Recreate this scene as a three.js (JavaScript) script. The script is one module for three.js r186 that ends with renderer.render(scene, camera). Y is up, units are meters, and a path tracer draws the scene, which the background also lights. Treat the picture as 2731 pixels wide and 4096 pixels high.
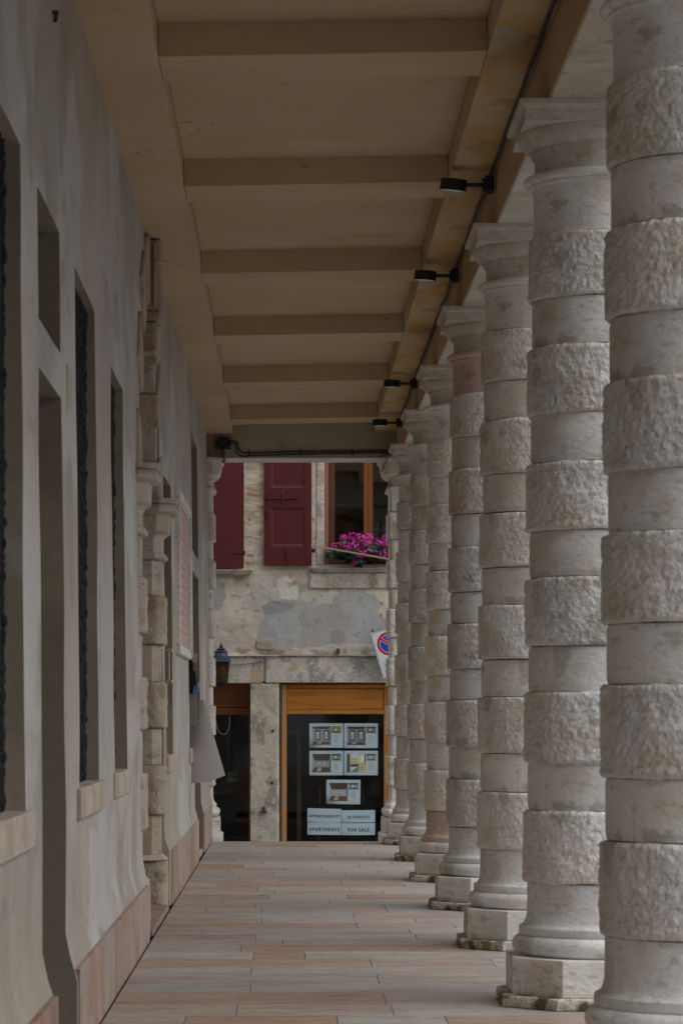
import * as THREE from 'three';
import { RoundedBoxGeometry } from 'three/addons/geometries/RoundedBoxGeometry.js';
import { mergeGeometries, toCreasedNormals, mergeVertices } from 'three/addons/utils/BufferGeometryUtils.js';
import { FontLoader } from 'three/addons/loaders/FontLoader.js';
import { TextGeometry } from 'three/addons/geometries/TextGeometry.js';

// ---------------------------------------------------------------- camera, sky, sun, exposure
const scene = new THREE.Scene();
const camera = new THREE.PerspectiveCamera(19.86, 682 / 1024, 0.1, 900);
camera.position.set(0, 1.4, 0);
camera.lookAt(0, 1.4, -10);
camera.setViewOffset(682, 1024, 52.1, -203.5, 682, 1024);   // a shift lens: the verticals stay upright
camera.focus = 30;
camera.userData.fStop = 9;
scene.add(camera);
const renderer = new THREE.WebGLRenderer({ antialias: true });
renderer.toneMapping = THREE.LinearToneMapping;
renderer.toneMappingExposure = 1.22;
renderer.shadowMap.enabled = true;
const SUN_DIR = new THREE.Vector3(0.62, 0.72, 0.30).normalize();
{
  // overcast sky: brighter towards the zenith, soft cloud mottling, a broad veil round the hidden sun
  const W = 256, H = 128, d = new Float32Array(W * H * 4);
  for (let j = 0; j < H; j++) for (let i = 0; i < W; i++) {
    const el = (j + 0.5) / H * Math.PI - Math.PI / 2, az = (i + 0.5) / W * Math.PI * 2;
    const s = Math.max(0, Math.sin(el));
    const cl = 1 + 0.10 * Math.sin(az * 3 + 2 * Math.sin(el * 5)) * Math.cos(el * 4 + Math.sin(az * 2)) + 0.05 * Math.sin(az * 9 + el * 13);
    const L = (0.42 + 0.58 * s) * cl * (el < 0 ? 0.6 : 1);
    const k = (j * W + i) * 4;
    d[k] = L * 0.92; d[k + 1] = L * 0.985; d[k + 2] = L * 1.12; d[k + 3] = 1;
  }
  const t = new THREE.DataTexture(d, W, H, THREE.RGBAFormat, THREE.FloatType);
  t.mapping = THREE.EquirectangularReflectionMapping; t.magFilter = t.minFilter = THREE.LinearFilter; t.needsUpdate = true;
  scene.background = t; scene.environment = t;
}
const sun = new THREE.DirectionalLight(new THREE.Color(1, 0.985, 0.96), 1.4);
sun.position.copy(SUN_DIR).multiplyScalar(60).add(new THREE.Vector3(0, 0, -20));
sun.target.position.set(0, 0, -20); scene.add(sun, sun.target);
sun.castShadow = true; sun.shadow.radius = 105; sun.shadow.mapSize.set(2048, 2048);
Object.assign(sun.shadow.camera, { left: -40, right: 40, top: 40, bottom: -40, near: 1, far: 160 });

// ---------------------------------------------------------------- helpers
function rng(a) { return () => { a |= 0; a = a + 0x6D2B79F5 | 0; let t = Math.imul(a ^ a >>> 15, 1 | a); t = t + Math.imul(t ^ t >>> 7, 61 | t) ^ t; return ((t ^ t >>> 14) >>> 0) / 4294967296; }; }
const clamp = (v, a = 0, b = 1) => Math.min(b, Math.max(a, v));
const lerp = (a, b, t) => a + (b - a) * t;
const sst = (a, b, v) => { const t = clamp((v - a) / (b - a)); return t * t * (3 - 2 * t); };
const PERM = new Float32Array(65536); { const r = rng(77); for (let i = 0; i < 65536; i++) PERM[i] = r(); }
const h3 = (x, y, z) => PERM[(Math.imul(x, 73856093) ^ Math.imul(y, 19349663) ^ Math.imul(z, 83492791)) & 65535];
function vn3(x, y, z) {
  const xi = Math.floor(x), yi = Math.floor(y), zi = Math.floor(z); let u = x - xi, v = y - yi, w = z - zi;
  u = u * u * (3 - 2 * u); v = v * v * (3 - 2 * v); w = w * w * (3 - 2 * w);
  const a = lerp(lerp(h3(xi, yi, zi), h3(xi + 1, yi, zi), u), lerp(h3(xi, yi + 1, zi), h3(xi + 1, yi + 1, zi), u), v);
  const b = lerp(lerp(h3(xi, yi, zi + 1), h3(xi + 1, yi, zi + 1), u), lerp(h3(xi, yi + 1, zi + 1), h3(xi + 1, yi + 1, zi + 1), u), v);
  return lerp(a, b, w);
}
function fbm3(x, y, z, o = 4) { let s = 0, a = 0.5, n = 0; for (let i = 0; i < o; i++) { s += a * vn3(x, y, z); n += a; x = x * 2.03 + 5.1; y = y * 2.03 + 1.7; z = z * 2.03 + 9.2; a *= 0.5; } return s / n; }
// tiling 2-D noise: px, py lattice cells over the unit square
function tn(u, v, px, py, s) {
  const x = u * px, y = v * py, xi = Math.floor(x), yi = Math.floor(y); let a = x - xi, b = y - yi; a = a * a * (3 - 2 * a); b = b * b * (3 - 2 * b);
  const x0 = ((xi % px) + px) % px, x1 = (x0 + 1) % px, y0 = ((yi % py) + py) % py, y1 = (y0 + 1) % py;
  return lerp(lerp(h3(x0, y0, s), h3(x1, y0, s), a), lerp(h3(x0, y1, s), h3(x1, y1, s), a), b);
}
function tf(u, v, px, py, s, o = 4) { let r = 0, a = 0.5, n = 0; for (let i = 0; i < o; i++) { r += a * tn(u, v, px, py, s + i * 17); n += a; px *= 2; py *= 2; a *= 0.5; } return r / n; }
const s8 = (c) => { c = clamp(c); return 255 * (c <= 0.0031308 ? 12.92 * c : 1.055 * Math.pow(c, 1 / 2.4) - 0.055); };
function colTex(w, h, mx, my, fn) {            // fn(u, v) gives a linear colour; one tile covers mx by my metres
  const d = new Uint8Array(w * h * 4);
  for (let j = 0; j < h; j++) for (let i = 0; i < w; i++) { const c = fn((i + 0.5) / w, (j + 0.5) / h), k = (j * w + i) * 4; d[k] = s8(c[0]); d[k + 1] = s8(c[1]); d[k + 2] = s8(c[2]); d[k + 3] = 255; }
  return finish(new THREE.DataTexture(d, w, h), mx, my, true);
}
function valTex(w, h, mx, my, fn) {            // fn gives 0 to 1, for relief
  const d = new Uint8Array(w * h * 4);
  for (let j = 0; j < h; j++) for (let i = 0; i < w; i++) { const c = 255 * clamp(fn((i + 0.5) / w, (j + 0.5) / h)), k = (j * w + i) * 4; d[k] = d[k + 1] = d[k + 2] = c; d[k + 3] = 255; }
  return finish(new THREE.DataTexture(d, w, h), mx, my, false);
}
function finish(t, mx, my, col) {
  t.wrapS = t.wrapT = THREE.RepeatWrapping; t.magFilter = THREE.LinearFilter; t.minFilter = THREE.LinearMipmapLinearFilter; t.generateMipmaps = true;
  if (col) t.colorSpace = THREE.SRGBColorSpace; t.repeat.set(1 / mx, 1 / my); t.needsUpdate = true; return t;
}
const mix = (a, b, t) => [lerp(a[0], b[0], t), lerp(a[1], b[1], t), lerp(a[2], b[2], t)];
const lin = (r, g, b) => new THREE.Color().setRGB(r, g, b);
function mat(c, o = {}) { const m = new THREE.MeshStandardMaterial({ roughness: 0.9, ...o }); m.color.setRGB(...c); return m; }
const used = {};
function numbered(n) { const k = used[n] = (used[n] ?? -1) + 1; return k ? n + '_' + String(k).padStart(3, '0') : n; }
function mesh(name, geo, m, parent = scene, at) {
  const o = new THREE.Mesh(geo, m); o.name = parent === scene ? numbered(name) : name; o.castShadow = o.receiveShadow = true;
  if (at) o.position.set(...at); parent.add(o); return o;
}
function tag(o, label, category, group) { o.userData.label = label; if (category) o.userData.category = category; if (group) o.userData.group = group; return o; }
function thing(name, label, category, at = [0, 0, 0], group) { const o = new THREE.Group(); o.name = numbered(name); o.position.set(...at); scene.add(o); return tag(o, label, category, group); }
function struct(name) { const o = new THREE.Group(); o.name = numbered(name); o.userData.kind = 'structure'; scene.add(o); return o; }
function part(name, parent, at = [0, 0, 0]) { const o = new THREE.Group(); o.name = name; o.position.set(...at); parent.add(o); return o; }
// box-projected uv in metres, with an offset so that neighbours differ
function boxUV(g, ou = 0, ov = 0, swap = false) {
  g = g.index ? g.toNonIndexed() : g; const p = g.attributes.position, uv = new Float32Array(p.count * 2);
  const a = new THREE.Vector3(), b = new THREE.Vector3(), c = new THREE.Vector3(), n = new THREE.Vector3();
  for (let i = 0; i < p.count; i += 3) {
    a.fromBufferAttribute(p, i); b.fromBufferAttribute(p, i + 1); c.fromBufferAttribute(p, i + 2);
    n.copy(b).sub(a).cross(c.clone().sub(a)); const x = Math.abs(n.x), y = Math.abs(n.y), z = Math.abs(n.z);
    [a, b, c].forEach((q, k) => {
      let u, v; if (y >= x && y >= z) { u = q.x; v = q.z; } else if (x >= z) { u = q.z; v = q.y; } else { u = q.x; v = q.y; }
      if (swap) [u, v] = [v, u];
      uv[(i + k) * 2] = u + ou; uv[(i + k) * 2 + 1] = v + ov;
    });
  }
  g.setAttribute('uv', new THREE.BufferAttribute(uv, 2)); return g;
}
// a box between two corners, edges slightly rounded
function bx(x0, x1, y0, y1, z0, z1, r = 0.004, ou = 0, ov = 0, swap = false) {
  const w = Math.abs(x1 - x0), h = Math.abs(y1 - y0), d = Math.abs(z1 - z0); r = Math.min(r, w / 2.2, h / 2.2, d / 2.2);
  const g = r > 0 ? new RoundedBoxGeometry(w, h, d, 1, r) : new THREE.BoxGeometry(w, h, d);
  g.translate((x0 + x1) / 2, (y0 + y1) / 2, (z0 + z1) / 2); return boxUV(g, ou, ov, swap);
}
function merge(list) {
  return mergeGeometries(list.map((g) => { g = g.index ? g.toNonIndexed() : g; for (const k of Object.keys(g.attributes)) if (!['position', 'normal', 'uv'].includes(k)) g.deleteAttribute(k); return g; }));
}
function rod(a, b, r, seg = 8) {
  const A = new THREE.Vector3(...a), B = new THREE.Vector3(...b), d = B.clone().sub(A), g = new THREE.CylinderGeometry(r, r, d.length(), seg);
  g.applyQuaternion(new THREE.Quaternion().setFromUnitVectors(new THREE.Vector3(0, 1, 0), d.normalize())); const m = A.add(B).multiplyScalar(0.5); g.translate(m.x, m.y, m.z); return g;
}
function tube(pts, r, n = 40, seg = 7) { return new THREE.TubeGeometry(new THREE.CatmullRomCurve3(pts.map((p) => new THREE.Vector3(...p))), n, r, seg); }
function lathe(prof, seg = 64, crease = 0.6) {  // [[r, y], ...] from the bottom up; uv in metres
  let g = new THREE.LatheGeometry(prof.map((p) => new THREE.Vector2(...p)), seg); const p = g.attributes.position, uv = g.attributes.uv;
  for (let i = 0; i < p.count; i++) uv.setXY(i, uv.getX(i) * 2.4, p.getY(i));
  return toCreasedNormals(g, crease);
}
// prism over a convex outline in the xz plane, sides roughened, shoulders rounded
function roughPrism(poly, h, { amp = 0.004, step = 0.03, round = 0.008, seed = 0, freq = 18, fine = 45, crease = 0 } = {}) {
  const ring = [], n = poly.length;
  for (let i = 0; i < n; i++) {
    const [ax, az] = poly[i], [bx_, bz] = poly[(i + 1) % n], L = Math.hypot(bx_ - ax, bz - az), k = Math.max(1, Math.round(L / step));
    for (let j = 0; j < k; j++) ring.push([lerp(ax, bx_, j / k), lerp(az, bz, j / k)]);
  }
  const m = ring.length, nor = [], dist = [0]; let cx = 0, cz = 0; for (const p of ring) { cx += p[0] / m; cz += p[1] / m; }
  for (let i = 0; i < m; i++) {
    const p = ring[(i + m - 1) % m], q = ring[(i + 1) % m]; let x = q[1] - p[1], z = p[0] - q[0]; const l = Math.hypot(x, z) || 1; x /= l; z /= l;
    if (x * (ring[i][0] - cx) + z * (ring[i][1] - cz) < 0) { x = -x; z = -z; } nor.push([x, z]);
    dist.push(dist[i] + Math.hypot(ring[(i + 1) % m][0] - ring[i][0], ring[(i + 1) % m][1] - ring[i][1]));
  }
  const rows = [0]; const rr = Math.min(round, h / 4); rows.push(rr * 0.35, rr); const k = Math.max(1, Math.round((h - 2 * rr) / step)); for (let i = 1; i < k; i++) rows.push(rr + (h - 2 * rr) * i / k); rows.push(h - rr, h - rr * 0.35, h);
  const pos = [], uv = [], idx = [];
  rows.forEach((y, r) => {
    const e = Math.min(y, h - y), inn = e < rr ? rr * (1 - Math.sqrt(1 - Math.pow(1 - e / rr, 2))) : 0;
    for (let i = 0; i <= m; i++) {
      const [x, z] = ring[i % m], [nx, nz] = nor[i % m];
      const q = amp * (1.5 * (fbm3(x * freq + seed * 7.3, y * freq, z * freq + seed * 3.1, 2) - 0.5) + 0.8 * (vn3(x * fine + seed, y * fine, z * fine) - 0.5)) - inn;
      pos.push(x + nx * q, y, z + nz * q); uv.push(dist[i] + seed * 0.37, y + seed * 0.53);
    }
  });
  for (let r = 0; r < rows.length - 1; r++) for (let i = 0; i < m; i++) { const a = r * (m + 1) + i, b = a + 1, c = a + m + 1, d = c + 1; idx.push(a, c, b, b, c, d); }
  for (const [r, up] of [[0, false], [rows.length - 1, true]]) {
    const b = pos.length / 3; pos.push(cx, rows[r], cz); uv.push(cx, cz);
    for (let i = 0; i <= m; i++) { const s = (r * (m + 1) + i) * 3; pos.push(pos[s], pos[s + 1], pos[s + 2]); uv.push(pos[s], pos[s + 2]); }
    for (let i = 0; i < m; i++) up ? idx.push(b, b + 2 + i, b + 1 + i) : idx.push(b, b + 1 + i, b + 2 + i);
  }
  const g = new THREE.BufferGeometry(); g.setAttribute('position', new THREE.Float32BufferAttribute(pos, 3)); g.setAttribute('uv', new THREE.Float32BufferAttribute(uv, 2)); g.setIndex(idx); g.computeVertexNormals(); return crease ? toCreasedNormals(g, crease) : g;
}
// moulding run round a convex outline (xz, counter-clockwise seen from above or not): profile [[out, y], ...] from the bottom up
function mould(poly, prof, seed = 0) {
  const n = poly.length; let cx = 0, cz = 0; for (const p of poly) { cx += p[0] / n; cz += p[1] / n; }
  const en = poly.map((p, i) => { const q = poly[(i + 1) % n]; let x = q[1] - p[1], z = p[0] - q[0]; const l = Math.hypot(x, z); x /= l; z /= l; if (x * ((p[0] + q[0]) / 2 - cx) + z * ((p[1] + q[1]) / 2 - cz) < 0) { x = -x; z = -z; } return [x, z]; });
  const off = (i, o) => { const a = en[(i + n - 1) % n], b = en[i % n], k = o / (1 + a[0] * b[0] + a[1] * b[1]); return [poly[i % n][0] + (a[0] + b[0]) * k, poly[i % n][1] + (a[1] + b[1]) * k]; };
  const pos = [], uv = []; let run = seed * 0.41;
  const tri = (...v) => v.forEach(([p, t]) => { pos.push(...p); uv.push(...t); });
  for (let i = 0; i < n; i++) {
    const L = Math.hypot(poly[(i + 1) % n][0] - poly[i][0], poly[(i + 1) % n][1] - poly[i][1]);
    for (let j = 0; j < prof.length - 1; j++) {
      const [o0, y0] = prof[j], [o1, y1] = prof[j + 1], a = off(i, o0), b = off(i + 1, o0), c = off(i, o1), d = off(i + 1, o1), v0 = y0 + o0, v1 = y1 + o1 * 0.99;
      const A = [[a[0], y0, a[1]], [run, v0]], B = [[b[0], y0, b[1]], [run + L, v0]], C = [[c[0], y1, c[1]], [run, v1]], D = [[d[0], y1, d[1]], [run + L, v1]];
      tri(A, C, B); tri(B, C, D);
    }
    run += L;
  }
  for (const [o, y] of [prof[0], prof[prof.length - 1]]) for (let i = 1; i < n - 1; i++) { const a = off(0, o), b = off(i, o), c = off(i + 1, o); tri([[a[0], y, a[1]], a], [[b[0], y, b[1]], b], [[c[0], y, c[1]], c]); }
  const g = new THREE.BufferGeometry(); g.setAttribute('position', new THREE.Float32BufferAttribute(pos, 3)); g.setAttribute('uv', new THREE.Float32BufferAttribute(uv, 2)); g.computeVertexNormals();
  return toCreasedNormals(g, 0.55);
}
const arc = (cx, cy, r, a0, a1, n) => Array.from({ length: n + 1 }, (_, i) => { const a = lerp(a0, a1, i / n); return [cx + r * Math.cos(a), cy + r * Math.sin(a)]; });
const octagon = (h, c) => [[h, -h + c], [h, h - c], [h - c, h], [-h + c, h], [-h, h - c], [-h, -h + c], [-h + c, -h], [h - c, -h]];

// ---------------------------------------------------------------- surfaces
// limestone: warm grey, blotched with rose and ochre, pitted, a few hairline veins
const stoneFn = (u, v) => {
  const b = tf(u, v, 3, 3, 11, 5), r = tf(u, v, 4, 3, 41, 4), f = tn(u, v, 210, 210, 5), g = tf(u, v, 22, 56, 9, 3), br = tf(u, v, 5, 6, 71, 5);
  let c = mix([0.86, 0.86, 0.84], [0.725, 0.72, 0.695], sst(0.35, 0.65, b));
  c = mix(c, [0.82, 0.74, 0.66], 0.35 * sst(0.55, 0.72, r));
  c = mix(c, [0.66, 0.56, 0.43], 0.6 * sst(0.56, 0.72, br));
  c = mix(c, [0.52, 0.48, 0.43], 0.55 * sst(0.64, 0.80, g));
  const vein = Math.abs(tf(u, v, 3, 9, 23, 5) - 0.5); c = mix(c, [0.36, 0.31, 0.26], 0.4 * sst(0.012, 0.003, vein) * sst(0.50, 0.60, b));
  c = mix(c, [0.40, 0.34, 0.27], 0.6 * sst(0.60, 0.72, tf(u, v, 9, 11, 55, 5)) * sst(0.45, 0.6, tn(u, v, 5, 5, 66)));
  const k = 0.9 + 0.2 * f; return [c[0] * k, c[1] * k, c[2] * k];
};
const T = {};
T.stone = colTex(1024, 1024, 1.2, 1.2, stoneFn);
T.stoneB = valTex(1024, 1024, 1.2, 1.2, (u, v) => 0.5 + 0.7 * (tf(u, v, 36, 70, 3, 4) - 0.5));
T.rustB = valTex(1024, 1024, 1.2, 1.2, (u, v) => 0.5 + 1.1 * (tf(u, v, 64, 56, 3, 4) - 0.5));
// grime and moss on stones that stand in wet, also the dark pier necks: dark, grainy, with gaps
T.grimeDark = colTex(512, 512, 0.8, 0.8, (u, v) => {
  const a = tf(u, v, 7, 12, 4, 5), f = tn(u, v, 150, 150, 5), s = stoneFn(u, v);
  let c = mix([s[0] * 0.75, s[1] * 0.73, s[2] * 0.64], [0.12, 0.10, 0.055], sst(0.48, 0.62, a)); c = mix(c, [0.30, 0.25, 0.13], 0.6 * sst(0.58, 0.7, tf(u, v, 14, 14, 31, 4)));
  const k = 0.75 + 0.5 * f; return c.map((q) => q * k);
});
// old lime plaster of the long wall: pale, smeared, patched
T.plaster = colTex(1536, 768, 10.5, 5.25, (u, v) => {
  const a = tf(u, v, 9, 5, 2, 5), s = tf(u, v, 15, 4, 6, 4), p = tf(u, v, 7, 8, 19, 4), w = tf(u, v, 9, 8, 29, 5), f = tn(u, v, 300, 300, 3), d = tf(u, v, 36, 34, 37, 3), bl = tf(u, v, 7, 4, 90, 5);
  let c = mix([0.475, 0.455, 0.41], [0.395, 0.375, 0.33], sst(0.4, 0.6, a));
  c = mix(c, [0.40, 0.325, 0.235], 0.7 * sst(0.48, 0.62, p) * (0.4 + 0.8 * s));
  c = mix(c, [0.32, 0.285, 0.235], 0.7 * sst(0.50, 0.64, s) * sst(0.42, 0.58, bl));
  c = mix(c, [0.55, 0.54, 0.515], 0.7 * sst(0.56, 0.68, w));
  c = mix(c, [0.27, 0.24, 0.20], 0.5 * sst(0.74, 0.82, d));
  c = mix(c, [0.46, 0.38, 0.33], 0.35 * sst(0.52, 0.64, tf(u, v, 5, 4, 47, 4)));
  const k = 0.95 + 0.1 * f; return c.map((q) => q * k);
});
T.plasterB = valTex(1024, 512, 10.5, 5.25, (u, v) => 0.5 + 0.8 * (tf(u, v, 24, 14, 2, 6) - 0.5));
// brown-grey render inside the openings, its colour darkened to carry the jamb shade
T.render = colTex(512, 512, 2.6, 2.6, (u, v) => {
  const a = tf(u, v, 4, 5, 31, 5), g = tf(u, v, 5, 4, 63, 5), f = tn(u, v, 170, 170, 3);
  let c = mix([0.33, 0.275, 0.205], [0.255, 0.215, 0.165], sst(0.38, 0.62, a)); c = mix(c, [0.36, 0.345, 0.315], 0.6 * sst(0.58, 0.66, g)); const k = 0.93 + 0.14 * f; return c.map((q) => q * k);
});
// ceiling paint: even warm cream with faint drifts
T.ceil = colTex(1024, 1024, 4, 4, (u, v) => {
  const a = tf(u, v, 4, 4, 7, 5), s = tf(u, v, 3, 16, 12, 4), f = tn(u, v, 300, 300, 2);
  let c = mix([0.565, 0.425, 0.27], [0.525, 0.39, 0.245], sst(0.38, 0.62, a)); c = mix(c, [0.50, 0.345, 0.165], 0.35 * sst(0.52, 0.68, s));
  c = mix(c, [0.52, 0.355, 0.15], 0.32 * sst(0.54, 0.64, tf(u, v, 3, 3, 83, 5))); c = mix(c, [0.60, 0.48, 0.33], 0.3 * sst(0.56, 0.68, tf(u, v, 4, 5, 121, 5)));
  c = mix(c, [0.20, 0.14, 0.08], 0.6 * sst(0.006, 0.001, Math.abs(tf(u, v, 3, 4, 19, 6) - 0.5)) * sst(0.56, 0.62, tf(u, v, 4, 4, 6, 3))); c = mix(c, [0.22, 0.16, 0.09], 0.35 * sst(0.84, 0.90, tf(u, v, 60, 60, 38, 2))); const k = 0.97 + 0.06 * f; return c.map((q) => q * k);
});
// the margin over the columns: ochre damp stains, flaked to grey
T.stain = colTex(1024, 1024, 4, 4, (u, v) => {
  const a = tf(u, v, 7, 5, 57, 5), b = tf(u, v, 6, 9, 12, 5), g = tf(u, v, 8, 8, 93, 5), f = tn(u, v, 300, 300, 2), d = tf(u, v, 60, 60, 3, 3);
  let c = [0.55, 0.42, 0.245]; c = mix(c, [0.52, 0.33, 0.11], 0.85 * sst(0.44, 0.58, a)); c = mix(c, [0.48, 0.44, 0.38], 0.7 * sst(0.60, 0.66, g)); c = mix(c, [0.30, 0.22, 0.12], 0.55 * sst(0.56, 0.7, b)); c = mix(c, [0.16, 0.12, 0.08], 0.6 * sst(0.7, 0.78, d) * sst(0.45, 0.6, b));
  const k = 0.95 + 0.1 * f; return c.map((q) => q * k);
});
// marble floor: fine streaks running across the passage, specks and dark pits
T.marble = colTex(1024, 1024, 2.4, 1.2, (u, v) => {
  const s = tf(u, v, 6, 60, 5, 5), t = tf(u, v, 3, 14, 8, 4), sp = tf(u, v, 70, 160, 31, 2), f = tn(u, v, 260, 400, 3);
  let k = 0.76 + 0.30 * s + 0.22 * (t - 0.5) + 0.30 * (tf(u, v, 9, 7, 44, 5) - 0.5); k *= 1 - 0.5 * sst(0.70, 0.80, sp); k *= 1 - 0.35 * sst(0.62, 0.72, tf(u, v, 16, 90, 77, 4)); k *= 0.96 + 0.08 * f;
  return [clamp(k), clamp(k * (0.985 + 0.03 * (t - 0.5))), clamp(k * (0.97 + 0.06 * (s - 0.5)))];
});
T.marbleR = valTex(512, 512, 2.4, 1.2, (u, v) => 0.30 + 0.45 * tf(u, v, 6, 24, 5, 4));
// skirting marble: upright streaks, rust-brown and grey blotches (its u runs up the wall)
T.skirt = colTex(512, 512, 1.2, 2.4, (u, v) => {
  const s = tf(u, v, 4, 44, 5, 5), b = tf(u, v, 5, 9, 8, 5), g = tf(u, v, 6, 12, 28, 5), d = tf(u, v, 30, 50, 18, 3);
  let c = mix([0.98, 0.98, 0.98], [0.78, 0.74, 0.70], s); c = mix(c, [0.74, 0.55, 0.44], 0.75 * sst(0.46, 0.64, b)); c = mix(c, [0.80, 0.86, 0.90], 0.55 * sst(0.54, 0.66, g)); c = mix(c, [0.38, 0.32, 0.28], 0.5 * sst(0.68, 0.78, d)); return c;
});
// coarse weathered stone of the street house: lintel and pillar
T.coarse = colTex(1024, 1024, 1.6, 1.6, (u, v) => {
  const a = tf(u, v, 5, 5, 3, 5), k = tf(u, v, 9, 6, 13, 6), f = tn(u, v, 260, 260, 5), d = tf(u, v, 60, 60, 15, 3), o = tf(u, v, 7, 7, 33, 5);
  let c = mix([0.60, 0.55, 0.46], [0.47, 0.44, 0.375], sst(0.4, 0.62, a)); c = mix(c, [0.16, 0.15, 0.13], 0.75 * sst(0.52, 0.66, k) * (0.5 + 0.5 * f)); c = mix(c, [0.46, 0.30, 0.14], 0.6 * sst(0.6, 0.7, o)); c = mix(c, [0.68, 0.65, 0.58], 0.7 * sst(0.62, 0.74, d));
  const q = 0.8 + 0.4 * f; return c.map((x) => x * q);
});
T.coarseB = valTex(1024, 1024, 1.6, 1.6, (u, v) => tf(u, v, 90, 84, 15, 4));
T.rubble = colTex(1024, 1024, 4, 4, (u, v) => {
  const a = tf(u, v, 5, 5, 3, 5), w = tf(u, v, 18, 26, 13, 5), f = tn(u, v, 260, 260, 5); let c = mix([0.33, 0.30, 0.25], [0.20, 0.185, 0.16], sst(0.38, 0.62, w)); c = mix(c, [0.42, 0.39, 0.33], 0.6 * sst(0.55, 0.7, a)); const q = 0.8 + 0.4 * f; return c.map((x) => x * q);
});
T.rubbleB = valTex(1024, 1024, 4, 4, (u, v) => tf(u, v, 18, 26, 13, 5));
T.wood = colTex(1024, 512, 2, 0.5, (u, v) => { const g = tf(u, v, 4, 60, 3, 4), w = tf(u, v, 5, 9, 23, 4), f = tf(u, v, 30, 300, 9, 2); let k = 0.72 + 0.35 * g + 0.2 * (f - 0.5); k *= 1 - 0.22 * sst(0.55, 0.7, w); return [clamp(k), clamp(k * 0.97), clamp(k * 0.92)]; });
T.flake = colTex(1024, 512, 2, 0.5, (u, v) => { const g = tf(u, v, 4, 60, 3, 4), w = tf(u, v, 10, 26, 63, 5); let k = 0.75 + 0.3 * g; let c = [k * 0.62, k * 0.27, k * 0.055]; return mix(c, [0.30, 0.27, 0.21], 0.9 * sst(0.50, 0.60, w)); });
T.paint = colTex(512, 512, 0.9, 0.9, (u, v) => { const g = tf(u, v, 6, 4, 3, 5), s = tf(u, v, 60, 5, 23, 4), f = tn(u, v, 200, 200, 7); let k = 0.86 + 0.2 * g; k *= 0.97 + 0.06 * f; const c = [k, k, k]; return mix(c, [1, 1.6, 1.6], 0.25 * sst(0.66, 0.76, s)); });
T.fine = valTex(512, 512, 0.5, 0.5, (u, v) => tf(u, v, 50, 50, 3, 4));
T.ground = colTex(1024, 1024, 6, 6, (u, v) => { const a = tf(u, v, 8, 8, 3, 5), f = tn(u, v, 400, 400, 5); const k = 0.8 + 0.3 * a + 0.2 * (f - 0.5); return [0.22 * k, 0.205 * k, 0.185 * k]; });

const M = {};
const stoneTints = [[0.90, 0.90, 0.895], [0.86, 0.855, 0.83], [0.90, 0.88, 0.84], [0.87, 0.835, 0.805], [0.85, 0.86, 0.865], [0.86, 0.825, 0.765]];
M.smooth = stoneTints.map((c) => mat(c, { map: T.stone, bumpMap: T.stoneB, bumpScale: 0.005, roughness: 0.82 }));
M.rust = stoneTints.map((c) => mat([c[0], c[1] * 0.995, c[2] * 0.98], { map: T.stone, bumpMap: T.rustB, bumpScale: 0.009, roughness: 0.9 }));
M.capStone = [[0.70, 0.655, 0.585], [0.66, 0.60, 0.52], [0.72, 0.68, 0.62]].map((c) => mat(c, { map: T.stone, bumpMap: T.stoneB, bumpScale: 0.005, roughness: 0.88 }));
M.pinkStone = mat([0.72, 0.56, 0.50], { map: T.stone, bumpMap: T.stoneB, bumpScale: 0.003, roughness: 0.8 });
M.tan = mat([0.56, 0.47, 0.37], { map: T.stone, bumpMap: T.rustB, bumpScale: 0.006, roughness: 0.9 });
M.tanPink = mat([0.61, 0.53, 0.45], { map: T.stone, bumpMap: T.stoneB, bumpScale: 0.004, roughness: 0.88 });
M.grimeDark = mat([0.95, 0.95, 0.95], { map: T.grimeDark, bumpMap: T.rustB, bumpScale: 0.008 });
M.plaster = mat([1, 1, 1], { map: T.plaster, bumpMap: T.plasterB, bumpScale: 0.012, roughness: 0.93 });
M.render = mat([1, 1, 1], { map: T.render, bumpMap: T.plasterB, bumpScale: 0.01, roughness: 0.95 });
M.ceil = mat([1, 1, 1], { map: T.ceil, roughness: 0.92, bumpMap: T.plasterB, bumpScale: 0.004 });
M.stain = mat([1, 1, 1], { map: T.stain, roughness: 0.93, bumpMap: T.plasterB, bumpScale: 0.006 });
const slabCols = { g: [[0.465, 0.418, 0.372], [0.445, 0.402, 0.36], [0.48, 0.432, 0.386]], p: [[0.465, 0.38, 0.32], [0.455, 0.37, 0.308]], o: [[0.44, 0.31, 0.24], [0.43, 0.29, 0.22], [0.455, 0.335, 0.265]] };
M.slab = {}; for (const k in slabCols) M.slab[k] = slabCols[k].map((c) => mat(c, { map: T.marble, roughnessMap: T.marbleR, roughness: 0.9, bumpMap: T.marbleR, bumpScale: 0.001 }));
M.skirt = [[0.43, 0.31, 0.25], [0.40, 0.275, 0.21], [0.45, 0.35, 0.295]].map((c) => mat(c, { map: T.skirt, roughness: 0.75 }));
M.joint = mat([0.06, 0.055, 0.05]);
M.iron = mat([0.018, 0.018, 0.02], { roughness: 0.6, metalness: 0.3, bumpMap: T.fine, bumpScale: 0.002 });
M.black = mat([0.010, 0.010, 0.011], { roughness: 0.45 });
M.cable = mat([0.02, 0.019, 0.018], { roughness: 0.6 });
M.rustIron = mat([0.10, 0.05, 0.03], { roughness: 0.85, bumpMap: T.fine, bumpScale: 0.002 });
M.diff = mat([0.7, 0.72, 0.76], { roughness: 0.4 });
M.coarse = mat([1, 1, 1], { map: T.coarse, bumpMap: T.coarseB, bumpScale: 0.005 });
M.rubble = mat([1, 1, 1], { map: T.rubble, bumpMap: T.rubbleB, bumpScale: 0.05 });
M.orange = mat([0.54, 0.205, 0.022], { map: T.wood, roughness: 0.55 });
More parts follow.
